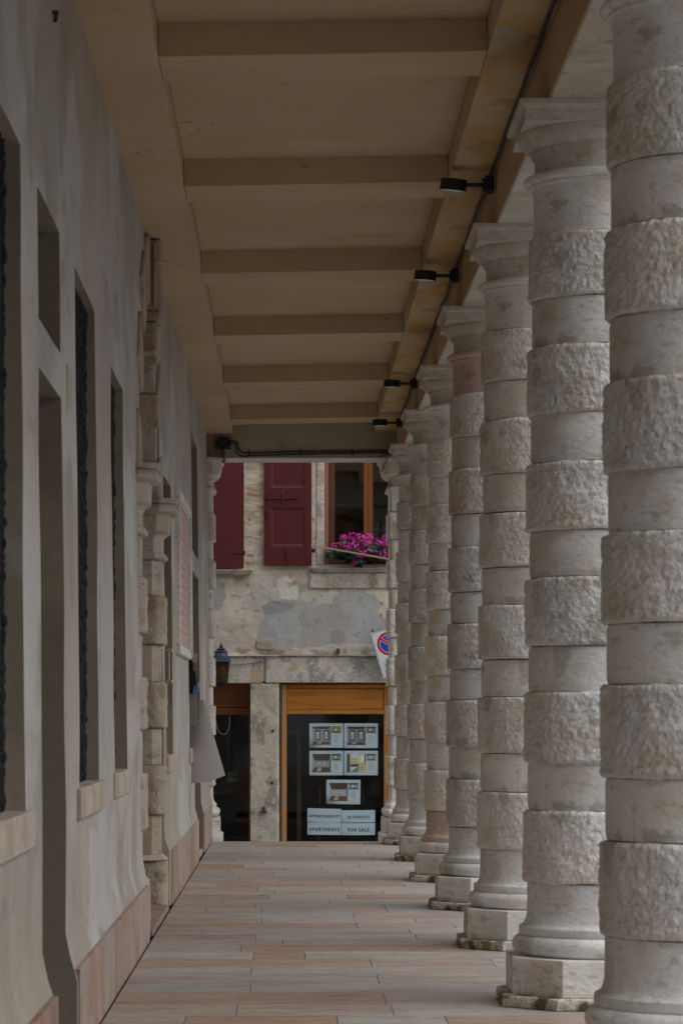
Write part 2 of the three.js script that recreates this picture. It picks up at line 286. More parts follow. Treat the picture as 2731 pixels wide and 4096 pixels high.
M.orangeV = mat([0.24, 0.075, 0.014], { map: T.wood, roughness: 0.5 });
M.flake = mat([1, 1, 1], { map: T.flake, roughness: 0.75 });
M.brownV = mat([0.13, 0.05, 0.022], { map: T.wood, roughness: 0.5 });
M.redPaint = mat([0.100, 0.0065, 0.0075], { map: T.paint, roughness: 0.55, bumpMap: T.fine, bumpScale: 0.0008 });
M.redIron = mat([0.075, 0.008, 0.009], { roughness: 0.55 });
M.pinkPaint = mat([0.38, 0.13, 0.11], { map: T.paint, roughness: 0.8 });
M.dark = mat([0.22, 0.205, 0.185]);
M.doorWood = mat([0.10, 0.065, 0.04], { map: T.wood, roughness: 0.7 });
M.glass = new THREE.MeshPhysicalMaterial({ color: 0xffffff, roughness: 0.03, transmission: 1, thickness: 0, ior: 1.5 });
M.glassUp = M.glass.clone(); M.glassUp.ior = 2.0;   // double glazing mirrors more
M.white = mat([0.62, 0.62, 0.62], { roughness: 0.7 });
M.brass = mat([0.62, 0.42, 0.12], { roughness: 0.3, metalness: 1 });

// ---------------------------------------------------------------- the setting: street, floor
const CX = 1.515, BAY = 3.525, AXIS = 10.775;    // column line: x, spacing and distance of the first column
{
  const g = struct('street'); mesh('paving', boxUV(new THREE.BoxGeometry(700, 0.2, 700), 0, 0), mat([1, 1, 1], { map: T.ground }), g, [0, -0.62, 0]);
  const R = rng(5);
  const fl = struct('arcade_floor');
  mesh('floor_bed', bx(-1.6, 2.35, -0.55, -0.028, 20, -32.55, 0), M.joint, fl);
  const st = struct('end_step'); mesh('tread', bx(-1.6, 2.35, -0.5, -0.085, -32.555, -34.35, 0.01), M.slab.g[1], st); mesh('tread', bx(-1.6, 2.35, -0.52, -0.30, -34.355, -34.75, 0.01), M.slab.g[2], st);
  // rows of marble slabs laid across the passage; the measured ones first
  const rows = [
    [13.16, 13.66, [-0.48, 0.22, 0.72], 'pogo'], [13.66, 14.17, [-0.25, 0.49], 'ppg'], [14.17, 14.79, [0.47, 1.25], 'opg'], [14.79, 15.28, [-0.20], 'gg'], [15.28, 15.80, [0.47], 'pp'],
    [15.80, 16.28, [-0.21], 'gg'], [16.28, 16.82, [0.46, 1.15], 'opg'], [16.82, 17.35, [-0.21, 0.09], 'gog'], [17.35, 17.87, [-0.29, 1.1], 'gog'], [17.87, 18.28, [-0.04], 'gg'],
    [18.28, 18.74, [-0.21, 0.8], 'ogg'], [18.74, 19.26, [-0.57, 0.78], 'pgg'], [19.26, 19.75, [0.45, 1.1], 'opg'], [19.75, 20.25, [-0.19, 0.86], 'pgg'], [20.25, 20.75, [0.45], 'gp'], [20.75, 21.3, [-0.6, -0.2, 0.7], 'pppg'],
    [21.3, 21.75, [-0.25, 0.7], 'ogg'], [21.75, 22.3, [-0.5, 0.3], 'pgg'], [22.3, 22.85, [-0.16, 0.45], 'ogo'],
  ];
  for (let z = 13.16; z > 8.2;) { const d = 0.45 + 0.14 * R(); rows.push([z - d, z, [lerp(-0.5, 0.1, R()), lerp(0.4, 1, R())], ['gpg', 'ogp', 'ppg', 'gog'][Math.floor(R() * 4)]]); z -= d; }
  for (let z = 22.85; z < 32.5;) { let d = 0.42 + 0.2 * R(); if (z + d > 32.15) d = 32.55 - z; rows.push([z, z + d, [lerp(-0.6, 0, R()), lerp(0.25, 1.0, R())], ['gpg', 'ppg', 'gog', 'pgp', 'ggp', 'ogg', 'gpp'][Math.floor(R() * 7)]]); z += d; }
  for (const [z0, z1, sp, cols] of rows) {
    const xs = [-0.856, ...sp, 1.7 + 0.4 * R(), 2.34], cs = cols + 'gp';
    for (let i = 0; i < xs.length - 1; i++) {
      const ms = M.slab[cs[i]], m = ms[Math.floor(R() * ms.length)], up = 0.0012 * (R() - 0.5);
      mesh('marble_slab', bx(xs[i] + 0.0018, xs[i + 1] - 0.0018, -0.03, up, -z0 - 0.0013, -z1 + 0.0013, 0.002, R() * 9, R() * 9), m, fl);
    }
  }
  mesh('floor_strip', bx(-0.847, 2.34, -0.03, 0, 20, -8.15, 0.002), M.slab.g[0], fl);
}

// ---------------------------------------------------------------- coffered ceiling
{
  const c = struct('ceiling'); c.position.set(-0.645, 4.636, 0); c.rotation.z = 0.018;
  const XL = -0.9, X0 = 0, X1 = 1.62, XR = 2.6, H = 0.165;
  mesh('margin_board', bx(XL, X0, 0, 0.4, 20, -34.3, 0.006), M.ceil, c);
  mesh('margin_board', bx(X1, XR, 0, 0.4, 20, -34.3, 0.006), M.stain, c);
  for (let k = -9; k <= 5; k++) {
    const z = 14.38 + BAY * k, o = k * 1.37;
    mesh('beam', bx(X0 + 0.001, X1 - 0.001, 0.0012, 0.4, -z, -z - 0.56, 0.006, o, o * 0.7), M.ceil, c);
    mesh('coffer_panel', bx(X0 + 0.001, X1 - 0.001, H, 0.4, -z - 0.561, k < 5 ? -z - BAY + 0.001 : -34.3, 0.004, o * 1.1, o * 0.3), M.ceil, c);
  }
}
// end wall beam over the far opening, and the storey above the passage
{
  const e = thing('end_beam', 'rough brown plastered beam spanning the far end of the arcade', 'beam');
  mesh('plaster_face', bx(-1.6, 2.3, 4.368, 5.1, -33.62, -34.12, 0.01, 3, 2), mat([1.0, 0.93, 0.83], { map: T.plaster, bumpMap: T.coarseB, bumpScale: 0.006 }), e);
  mesh('lit_underside', bx(-1.6, 2.3, 4.352, 4.372, -33.612, -34.14, 0.006, 1, 5), M.smooth[2], e);  // paler underside: light from the street put into its colour
  const u = thing('upper_storey', 'weathered stone upper storey carried above the arcade', 'building');
  mesh('street_front', bx(-6, 1.95, 5.05, 7.4, 20, -34.2, 0.02), M.rubble, u);
  mesh('rear_block', bx(-6, -1.75, -0.5, 5.045, 20, -34.15, 0.02), M.rubble, u);
}

// ---------------------------------------------------------------- long plastered wall with its openings
const rects = {
  w0: [8.9, 10.35, 1.06, 3.42], d1: [11.04, 12.12, 0, 2.715], d1u: [11.04, 12.12, 2.90, 3.40], w2: [12.92, 14.36, 1.08, 3.385], w3: [15.70, 16.86, 1.09, 3.28],
  w4: [21.9, 22.95, 1.10, 3.2], w5: [26.6, 27.72, 1.10, 3.25], d2: [28.2, 30.0, 0, 2.80], d2u: [28.2, 30.0, 3.0, 4.15],
};
const skirtTop = (z) => z < 20 ? 0.345 : 0.40;
const wallX = (z, y) => {
  const x = lerp(-0.93, -0.908, sst(18, 24, z)) - 0.038 * clamp((y - 1) / 3.6) + 0.018 * (vn3(z * 0.55, y * 0.35, 4) - 0.5) + 0.007 * (vn3(z * 2.3, y * 2.1, 9) - 0.5);
  return lerp(x, -0.877, Math.pow(clamp((skirtTop(z) + 0.15 - y) / 0.15), 2));   // swells out to meet the skirting
};
const PZ = 19.95, SPR = 2.972, RI = 1.25;          // portal: middle, springing height, arch radius
{
  const w = thing('plaster_wall', 'long smeared beige plaster wall with deep openings and a pink marble skirting', 'wall');
  const back = -1.42, zs = new Set([-20]), ys = new Set([0, 4.78]);
  for (let z = -20; z < 33.5; z += z < 8 ? 0.5 : 0.11) zs.add(+z.toFixed(3)); zs.add(33.5); for (let y = 0; y < 4.75; y += 0.1) ys.add(+y.toFixed(3));
  for (const k in rects) { const r = rects[k]; zs.add(r[0]); zs.add(r[1]); ys.add(r[2]); ys.add(r[3]); }
  for (const z of [18.45, 21.45]) zs.add(z);
  const thin = (s) => { const a = [...s].sort((p, q) => p - q), o = [a[0]], keep = new Set(Object.values(rects).flat().concat([0, 4.78, 33.5, -20, 18.45, 21.45])); for (const v of a.slice(1)) { if (v - o[o.length - 1] < 0.03) { if (keep.has(v)) { if (keep.has(o[o.length - 1])) o.push(v); else o[o.length - 1] = v; } continue; } o.push(v); } return o; };
  const Z = thin(zs), Y = thin(ys), nz = Z.length, ny = Y.length;
  const hole = (z, y) => { for (const k in rects) { const r = rects[k]; if (z > r[0] && z < r[1] && y > r[2] && y < r[3]) return true; } if (z > 18.45 && z < 21.45 && y < SPR) return true; return y >= SPR && Math.hypot(z - PZ, y - SPR) < 1.47; };
  const pos = [], uv = [], idx = []; for (let i = 0; i < nz; i++) for (let j = 0; j < ny; j++) { pos.push(wallX(Z[i], Y[j]), Y[j], -Z[i]); uv.push(Z[i], Y[j]); }
  const rp = [], ru = [], ri = [], q = (a, b, c, d, ta, tb, tc, td) => { const n = rp.length / 3; rp.push(...a, ...b, ...c, ...d); ru.push(...ta, ...tb, ...tc, ...td); ri.push(n, n + 1, n + 2, n, n + 2, n + 3); };
  const open = []; for (let i = 0; i < nz - 1; i++) { open.push([]); for (let j = 0; j < ny - 1; j++) open[i].push(hole((Z[i] + Z[i + 1]) / 2, (Y[j] + Y[j + 1]) / 2)); }
  const P = (i, j) => [wallX(Z[i], Y[j]), Y[j], -Z[i]], B = (i, j) => [back, Y[j], -Z[i]];
  for (let i = 0; i < nz - 1; i++) for (let j = 0; j < ny - 1; j++) {
    if (!open[i][j]) { const a = i * ny + j; idx.push(a, a + 1, a + ny, a + ny, a + 1, a + ny + 1); continue; }
    if (i > 0 && !open[i - 1][j]) q(P(i, j), P(i, j + 1), B(i, j + 1), B(i, j), [Z[i], Y[j]], [Z[i], Y[j + 1]], [Z[i] + 0.48, Y[j + 1]], [Z[i] + 0.48, Y[j]]);
    if (i < nz - 2 && !open[i + 1][j]) q(P(i + 1, j), B(i + 1, j), B(i + 1, j + 1), P(i + 1, j + 1), [Z[i] + 3, Y[j]], [Z[i] + 3.48, Y[j]], [Z[i] + 3.48, Y[j + 1]], [Z[i] + 3, Y[j + 1]]);
    if (j > 0 && !open[i][j - 1]) q(P(i, j), B(i, j), B(i + 1, j), P(i + 1, j), [Z[i], 0], [Z[i], 0.5], [Z[i + 1], 0.5], [Z[i + 1], 0]);
    if (j < ny - 2 && !open[i][j + 1]) q(P(i, j + 1), P(i + 1, j + 1), B(i + 1, j + 1), B(i, j + 1), [Z[i], 2], [Z[i + 1], 2], [Z[i + 1], 2.5], [Z[i], 2.5]);
  }
  const g = new THREE.BufferGeometry(); g.setAttribute('position', new THREE.Float32BufferAttribute(pos, 3)); g.setAttribute('uv', new THREE.Float32BufferAttribute(uv, 2)); g.setIndex(idx); g.computeVertexNormals();
  mesh('plaster', g, M.plaster, w);
  const rg = new THREE.BufferGeometry(); rg.setAttribute('position', new THREE.Float32BufferAttribute(rp, 3)); rg.setAttribute('uv', new THREE.Float32BufferAttribute(ru, 2)); rg.setIndex(ri); rg.computeVertexNormals();
  mesh('shade_toned_reveal', rg, M.render, w);  // reveal colour has the shade of the openings painted in
  mesh('inner_masonry', bx(-1.72, -1.421, -0.02, 4.8, 20, -33.5, 0), M.dark, w);
  mesh('end_face', bx(-1.6, -0.96, 0, 4.7, -33.44, -33.5, 0), M.plaster, w);
  // skirting: upright marble slabs
  const R = rng(61);
  for (const [a, b] of [[8.6, 10.98], [12.16, 18.18], [21.78, 28.12], [30.06, 32.52]]) {
    const n = Math.max(1, Math.round((b - a) / 1.25));
    for (let i = 0; i < n; i++) { const z0 = lerp(a, b, i / n) + (i ? 0.0015 : 0), z1 = lerp(a, b, (i + 1) / n); mesh('skirting_slab', bx(-1.0, -0.865 - 0.002 * R(), -0.012, skirtTop((z0 + z1) / 2) + 0.002 * R(), -z0, -z1, 0.005, R() * 5, R() * 5, true), M.skirt[Math.floor(R() * 3)], w); }
  }
  // windows: stone sill, black forged grille, dark pane
  const S6 = (r) => new THREE.IcosahedronGeometry(r, 0);
  for (const k of ['w0', 'w2', 'w3', 'w4', 'w5']) {
    const [z0, z1, y0, y1] = rects[k], xw = wallX((z0 + z1) / 2, 2), win = part('window', w); const RR = rng(Math.floor(z0 * 10));
    mesh('sill', bx(-1.40, xw + 0.032, y0 - 0.135, y0 + 0.002, -z0 + 0.16, -z1 - 0.17, 0.008, z0, 0), M.tanPink, win);
    mesh('pane', bx(xw - 0.17, xw - 0.165, y0, y1, -z0, -z1, 0), M.glass, win);
    const gx = xw - 0.062, nv = Math.round((z1 - z0) / 0.11), nh = Math.round((y1 - y0) / 0.15);
    for (let j = 1; j < nh; j++) { const y = lerp(y0, y1, j / nh) + 0.012 * (RR() - 0.5), x = gx - 0.008; mesh('grille_bar', rod([x, y, -z0], [x, y, -z1], 0.007, 6), M.iron, win); }
    for (let i = 1; i < nv; i++) {                 // forged uprights, knobbly where they were hammered
      const z = -lerp(z0, z1, i / nv), kn = []; for (let y = y0 + 0.04; y < y1 - 0.03; y += 0.02 + 0.03 * RR()) kn.push(S6(0.009 + 0.007 * RR()).scale(1, 1 + 2.2 * RR(), 1).translate(gx + 0.012 * (RR() - 0.4), y, z));
      mesh('grille_bar', merge([rod([gx, y0, z], [gx, y1, z], 0.009, 6), ...kn]), M.iron, win);
    }
  }
  for (const k of ['d1', 'd2']) { const [z0, z1, y0, y1] = rects[k], d = part('door', w); mesh('door_leaf', bx(-1.38, -1.33, 0.02, y1, -z0, -z1, 0.004), M.doorWood, d); mesh('threshold', bx(-1.40, -0.885, -0.02, 0.035, -z0 - 0.01, -z1 + 0.01, 0.008, z0, 2), M.tanPink, d); }
  for (const k of ['d1u', 'd2u']) { const [z0, z1, y0, y1] = rects[k]; mesh('transom_pane', bx(-1.38, -1.36, y0, y1, -z0, -z1, 0), M.glass, w); }
  mesh('wall_hook', merge([rod([-1.0, 4.262, -11.9], [-0.945, 4.260, -11.9], 0.010), rod([-0.945, 4.266, -11.9], [-0.952, 4.222, -11.9], 0.009)]), M.rustIron, w);
  mesh('stone_inset', bx(-1.0, wallX(12.5, 2.8) + 0.004, 2.715, 2.89, -12.38, -12.62, 0.006, 1, 1), M.tan, w);
}

// ---------------------------------------------------------------- rusticated stone portal
{
  const p = thing('stone_portal', 'tall arched stone portal of rough blocks with moulded pilaster capitals and keystone', 'portal');
  const levels = [[0.39, 0.68, 0], [0.68, 1.04, 1], [1.04, 1.31, 0], [1.31, 1.646, 1], [1.646, 1.917, 0], [1.917, 2.27, 1], [2.27, 2.53, 0]];
  const R = rng(91);
  // outline of one pilaster in x and z, both front corners chamfered; d: how far the front stands out
  const outl = (za, zb, xf, c, e = 0) => [[-1.42, -za + e], [xf - c, -za + e], [xf, -za - c + e], [xf, -zb + c - e], [xf - c, -zb - e], [-1.42, -zb - e]];
  for (const [za, zb] of [[18.2, 18.7], [21.2, 21.7]]) {
    for (const [y0, y1, r] of levels) {
      const g = roughPrism(outl(za, zb, r ? -0.902 : -0.935, 0.06, r ? 0.02 : 0), y1 - y0 - 0.003, { amp: r ? 0.011 : 0.003, round: r ? 0.012 : 0.004, seed: R() * 40, step: 0.028, crease: r ? 0 : 0.5 });
      mesh(r ? 'rough_block' : 'smooth_block', g, r ? (za < 20 ? M.tanPink : M.tan) : M.tanPink, p, [0, y0, 0]);
    }
    mesh('base_block', roughPrism(outl(za, zb, -0.885, 0.05, 0.02), 0.345, { amp: 0.008, round: 0.02, seed: R() * 40 }), M.tan, p, [0, 0, 0]);
    mesh('base_moulding', mould(outl(za, zb, -0.93, 0.05), [[0.03, 0.345], [0.045, 0.352], [0.03, 0.365], [0.0, 0.39]]), M.tanPink, p);
    const ol = outl(za, zb, -0.935, 0.05);
    mesh('astragal', mould(ol, [[0, 2.53], [0.014, 2.532], ...arc(0.014, 2.558, 0.024, -1.5, 1.5, 6), [0.004, 2.59]], R()), M.tanPink, p);
    mesh('neck', mould(ol, [[0.004, 2.59], [0.003, 2.675], [0.01, 2.70], [0.03, 2.72], [0.055, 2.73], [0.055, 2.745]], R()), M.tanPink, p);
    mesh('capital_block', mould(ol, [[0.056, 2.745], [0.060, 2.86]], R()), za < 20 ? M.tanPink : M.tan, p);
    mesh('abacus', mould(ol, [[0.06, 2.86], [0.085, 2.865], ...arc(0.09, 2.9, 0.032, -1.2, 1.3, 7), [0.115, 2.938], [0.115, 2.972]], R()), M.tanPink, p);
  }
  // voussoirs round the arch, every second one proud, and the keystone
  const N = 15;
  for (let i = 0; i < N; i++) {
    if (i === 7) continue;
    const a0 = Math.PI * i / N + 0.001, a1 = Math.PI * (i + 1) / N - 0.001, r = i % 2 === 0, ro = r ? 1.70 : 1.64, ri = r ? RI - 0.015 : RI, xf = r ? -0.938 : -0.962;
    const poly = [[Math.cos(a0) * ri, Math.sin(a0) * ri], [Math.cos(a0) * ro, Math.sin(a0) * ro], [Math.cos(a1) * ro, Math.sin(a1) * ro], [Math.cos(a1) * ri, Math.sin(a1) * ri]];
    const g = roughPrism(poly, 0.52 + (r ? 0.038 : 0), { amp: r ? 0.010 : 0.003, round: r ? 0.016 : 0.008, seed: i + 3, step: 0.035 });
    const h = 0.52 + (r ? 0.038 : 0), pz = g.attributes.position;   // turn the prism: its height runs along x, its outline lies in z and y
    for (let k = 0; k < pz.count; k++) { const x = pz.getX(k), y = pz.getY(k), z = pz.getZ(k); pz.setXYZ(k, xf - h + y, Math.min(z, 4.612 - SPR), x); }
    g.computeVertexNormals();
    mesh('voussoir', g, r ? M.tan : M.tanPink, p, [0, SPR, -PZ]);
  }
  const kx = -0.868, kp = part('keystone', p);
  mesh('body', roughPrism([[-1.4, -PZ + 0.16], [kx, -PZ + 0.16], [kx, -PZ - 0.16], [-1.4, -PZ - 0.16]], 0.48, { amp: 0.01, round: 0.012, seed: 5 }), M.tan, kp, [0, 4.14, 0]);
  mesh('foot', bx(-1.4, kx - 0.006, 4.075, 4.137, -PZ + 0.165, -PZ - 0.165, 0.006), M.tan, kp);
  for (const dx of [0.03, 0.085]) mesh('rib', bx(kx - dx - 0.022, kx - dx, 4.17, 4.6, -PZ + 0.16, -PZ + 0.185, 0.008, dx * 9, 1), M.tan, kp);
  mesh('lower_block', roughPrism([[-1.4, -PZ + 0.13], [kx - 0.03, -PZ + 0.13], [kx - 0.03, -PZ - 0.13], [-1.4, -PZ - 0.13]], 0.2, { amp: 0.012, round: 0.015, seed: 8 }), M.tan, kp, [0, 3.87, 0]);
  mesh('door_leaf', bx(-1.418, -1.38, 0.05, 4.2, -18.72, -21.18, 0.004), M.doorWood, p);
  mesh('threshold', bx(-1.40, -0.87, -0.02, 0.03, -18.73, -21.17, 0.008, 3, 2), M.skirt[1], p);
}

// ---------------------------------------------------------------- rusticated columns
const JOINTS = [0.589, 0.941, 1.17, 1.514, 1.734, 2.067, 2.29, 2.623, 2.855, 3.184, 3.413, 3.726];   // rough from even to odd index, smooth between
const shaftR = (y) => 0.353 - 0.031 * Math.pow(clamp((y - 0.6) / 3.4), 1.3);
function roughDrum(na, nh, seed) {                 // unit drum of radius 0.353, height 1, hammered face, rounded shoulders
  const R0 = 0.353, P = 0.021, H = 0.335, pos = [], uv = [], idx = [], ts = [0, 0.012, 0.04];
  for (let i = 1; i < nh; i++) ts.push(0.04 + 0.92 * i / nh); ts.push(0.96, 0.988, 1);
  const wob = (a, k) => vn3(Math.cos(a) * 2 + seed * 3, Math.sin(a) * 2, k) - 0.5;
  ts.forEach((t) => {
    const e = Math.min(t, 1 - t), sh = e < 0.04 ? 0.013 * Math.pow(1 - e / 0.04, 2) : 0;
    for (let i = 0; i <= na; i++) {
      const a = (i % na) / na * Math.PI * 2, c = Math.cos(a), s = Math.sin(a), y = t * H;
      const n1 = fbm3(c * 7 + seed * 11, y * 18, s * 7 + seed, 2) - 0.5, n2 = Math.abs(vn3(c * 12 + s * 5 + seed * 5, y * 40 - c * 6, s * 14) - 0.5) * 2 - 0.5, n3 = vn3(c * 28 + seed, y * 76, s * 28) - 0.5, big = vn3(c * 2.2 + seed * 2, y * 5, s * 2.2) - 0.5;
      const r = R0 + P - sh + 0.009 * n1 + 0.0065 * n2 + 0.0065 * n3 + 0.006 * big, dy = (t === 0 || t === 1) ? (0.010 * wob(a, t * 9 + 2) + (t ? -1 : 1) * 0.010 * Math.max(0, vn3(c * 14 + seed, t * 7, s * 14) - 0.55)) / H : 0;
      pos.push(c * r, t + dy, s * r); uv.push(i / na * 2.4 + seed * 0.31, y + seed * 0.47);
    }
  });
  const m = na + 1; for (let r = 0; r < ts.length - 1; r++) for (let i = 0; i < na; i++) { const a = r * m + i, b = a + 1, c = a + m, d = c + 1; idx.push(a, c, b, b, c, d); }
  for (const [r, y] of [[0, 0], [ts.length - 1, 1]]) { const b = pos.length / 3; for (let i = 0; i <= na; i++) { const s = (r * m + i) * 3; pos.push(pos[s], pos[s + 1], pos[s + 2]); uv.push(pos[s], pos[s + 2]); } for (let i = 0; i <= na; i++) { const a = i / na * Math.PI * 2; pos.push(Math.cos(a) * 0.33, y, Math.sin(a) * 0.33); uv.push(Math.cos(a) * 0.33, Math.sin(a) * 0.33); } for (let i = 0; i < na; i++) idx.push(b + i, b + i + 1, b + m + i, b + m + i, b + i + 1, b + m + i + 1); }
  const g = new THREE.BufferGeometry(); g.setAttribute('position', new THREE.Float32BufferAttribute(pos, 3)); g.setAttribute('uv', new THREE.Float32BufferAttribute(uv, 2)); g.setIndex(idx); g.computeVertexNormals();
  // close the seam in the normals
  const nr = g.attributes.normal; for (let r = 0; r < ts.length; r++) { const a = r * m, b = a + na, v = new THREE.Vector3(nr.getX(a) + nr.getX(b), nr.getY(a) + nr.getY(b), nr.getZ(a) + nr.getZ(b)).normalize(); nr.setXYZ(a, v.x, v.y, v.z); nr.setXYZ(b, v.x, v.y, v.z); }
  return g;
}
const drumsFine = [1, 2, 3, 4, 5].map((s) => roughDrum(190, 44, s)), drumsFar = [6, 7, 8, 9, 10, 11, 12].map((s) => roughDrum(104, 24, s));
const smoothDrums = [1, 2, 3].map((s) => {         // slightly worn edges and a face that is not quite true
  const g = new THREE.CylinderGeometry(0.353, 0.353, 1, 72, 10, true).translate(0, 0.5, 0), p = g.attributes.position, uv = g.attributes.uv;
  for (let i = 0; i < p.count; i++) { const x = p.getX(i), y = p.getY(i), z = p.getZ(i), e = Math.min(y, 1 - y), k = 1 + 0.012 * (fbm3(x * 9 + s * 7, y * 2, z * 9, 3) - 0.5) - (e < 0.02 ? 0.014 : 0); p.setXYZ(i, x * k, y, z * k); uv.setXY(i, uv.getX(i) * 2.4 + s * 0.7, y * 0.225 + s * 0.43); }
  g.computeVertexNormals(); return g;
});
const G = {
  lower: lathe([[0.30, 0.336], [0.392, 0.336], [0.394, 0.340], [0.392, 0.374], [0.388, 0.378], [0.376, 0.383], [0.366, 0.394], [0.359, 0.412], [0.3545, 0.44], [0.353, 0.50], [0.353, 0.588]], 80),
  torus: lathe([[0.30, 0.236], [0.385, 0.237], ...arc(0.378, 0.2865, 0.049, -1.45, 1.45, 12), [0.30, 0.3355]], 80),
  upper: lathe([[0.322, 3.727], [0.3215, 3.90], [0.324, 3.945], [0.332, 3.963], [0.342, 3.968], [0.342, 3.980]], 72),
  astragal: lathe([[0.30, 3.9805], [0.352, 3.981], ...arc(0.352, 4.003, 0.019, -1.3, 1.3, 8), [0.318, 4.024]], 72),
  neck: lathe([[0.318, 4.024], [0.3165, 4.10], [0.323, 4.12], [0.335, 4.127], [0.335, 4.146]], 72),
  echinus: lathe([[0.31, 4.1465], [0.345, 4.147], [0.372, 4.166], [0.392, 4.190], [0.402, 4.214], [0.402, 4.2285], [0.2, 4.229]], 72),
};
const sq = (h) => [[h, -h], [h, h], [-h, h], [-h, -h]];
G.abacus = mould(sq(0.36), [[0.035, 4.2295], [0.035, 4.29], [0.04, 4.297], [0.052, 4.305], [0.062, 4.308], [0.062, 4.33]]);
const slabs = [1, 2, 3].map((s) => roughPrism(octagon(0.486, 0.235), 0.058, { amp: 0.012, round: 0.012, seed: s * 3, step: 0.025, crease: 0.6 }));
const plinths = [1, 2, 3].map((s) => roughPrism(octagon(0.441, 0.22), 0.178, { amp: 0.003, round: 0.006, seed: s * 5, step: 0.03, crease: 0.5 }));
const mortar = mat([0.16, 0.14, 0.115]);
const ordinal = ['first rusticated stone column, nearest the viewer, its base and capital cut off by the frame', 'second rusticated stone column from the viewer, pale octagonal plinth almost whole', 'third rusticated stone column from the viewer, below the first lamp', 'fourth rusticated stone column from the viewer, greyish, with a rose drum under its capital', 'fifth rusticated stone column from the viewer, with a rose drum on its base', 'sixth rusticated stone column from the viewer, beside the third lamp', 'last rusticated stone column, beside the farthest lamp and the end pier'];
for (let k = -8; k < 7; k++) {                    // those before the first stand beside and behind the viewer and shade the passage
  const R = rng(300 + k), z = AXIS + BAY * k, c = thing('stone_column', ordinal[k] ?? 'rusticated stone column of the same arcade beside or behind the viewer', 'column', [CX, 0, -z], 'columns along the arcade'), fine = k === 0 || k === 1;
  const pick = (a) => a[Math.floor(R() * a.length)], tint = () => k === 3 ? pick([0, 4, 4, 1, 3]) : k === 1 ? pick([0, 0, 1, 4]) : k === 0 ? pick([0, 4, 0, 1]) : pick([0, 1, 2, 3, 5, 2]);
  mesh('base_slab', slabs[(k + 9) % 3], M.grimeDark, c); mesh('plinth', plinths[(k + 9) % 3], M.smooth[pick([0, 2, 1])], c, [0, 0.058, 0]);
  mesh('torus', G.torus, M.smooth[0], c).rotation.y = R() * 6; mesh('lower_drum', G.lower, k === 4 ? M.pinkStone : M.smooth[tint()], c).rotation.y = R() * 6;
  for (let i = 0; i < JOINTS.length - 1; i++) {
    const y0 = JOINTS[i] + 0.006 * (R() - 0.5) * (i ? 1 : 0), y1 = JOINTS[i + 1], rough = i % 2 === 0; 
    const o = mesh(rough ? 'rough_drum' : 'smooth_drum', rough ? pick(fine ? drumsFine : drumsFar) : pick(smoothDrums), rough ? M.rust[tint()] : M.smooth[tint()], c, [0, y0 + 0.002, 0]);
    const s = shaftR((y0 + y1) / 2) / 0.353; o.scale.set(s, y1 - y0 - 0.004, s); o.rotation.y = R() * 6.28; if (rough) { o.rotation.x = 0.006 * (R() - 0.5); o.rotation.z = 0.006 * (R() - 0.5); }
  }
  mesh('mortar_core', new THREE.CylinderGeometry(0.312, 0.338, 3.4, 40, 1, true).translate(0, 2.3, 0), mortar, c);
  const cm = k === 3 ? M.pinkStone : M.smooth[tint()]; mesh('upper_drum', G.upper, cm, c); mesh('astragal', G.astragal, cm, c);
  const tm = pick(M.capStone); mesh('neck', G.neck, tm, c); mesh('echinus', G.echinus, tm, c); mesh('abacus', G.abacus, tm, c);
}
// architrave over the columns: one stone beam per span, plastered on the passage side
{
  const a = thing('architrave', 'stone architrave with tan plastered inner face resting on the column capitals', 'architrave');
  for (let k = -8; k < 8; k++) {
    const z0 = AXIS + BAY * (k - 1), z1 = k === 7 ? 34.1 : z0 + BAY; if (z0 > 34) continue;
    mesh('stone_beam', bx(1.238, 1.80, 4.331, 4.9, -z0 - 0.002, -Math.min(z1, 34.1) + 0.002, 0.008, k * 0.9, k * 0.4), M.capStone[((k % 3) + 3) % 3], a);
  }
  mesh('plaster_facing', bx(1.232, 1.2385, 4.334, 4.72, 20, -33.6, 0.002, 2, 1), mat([0.86, 0.82, 0.78], { map: T.ceil }), a);
}

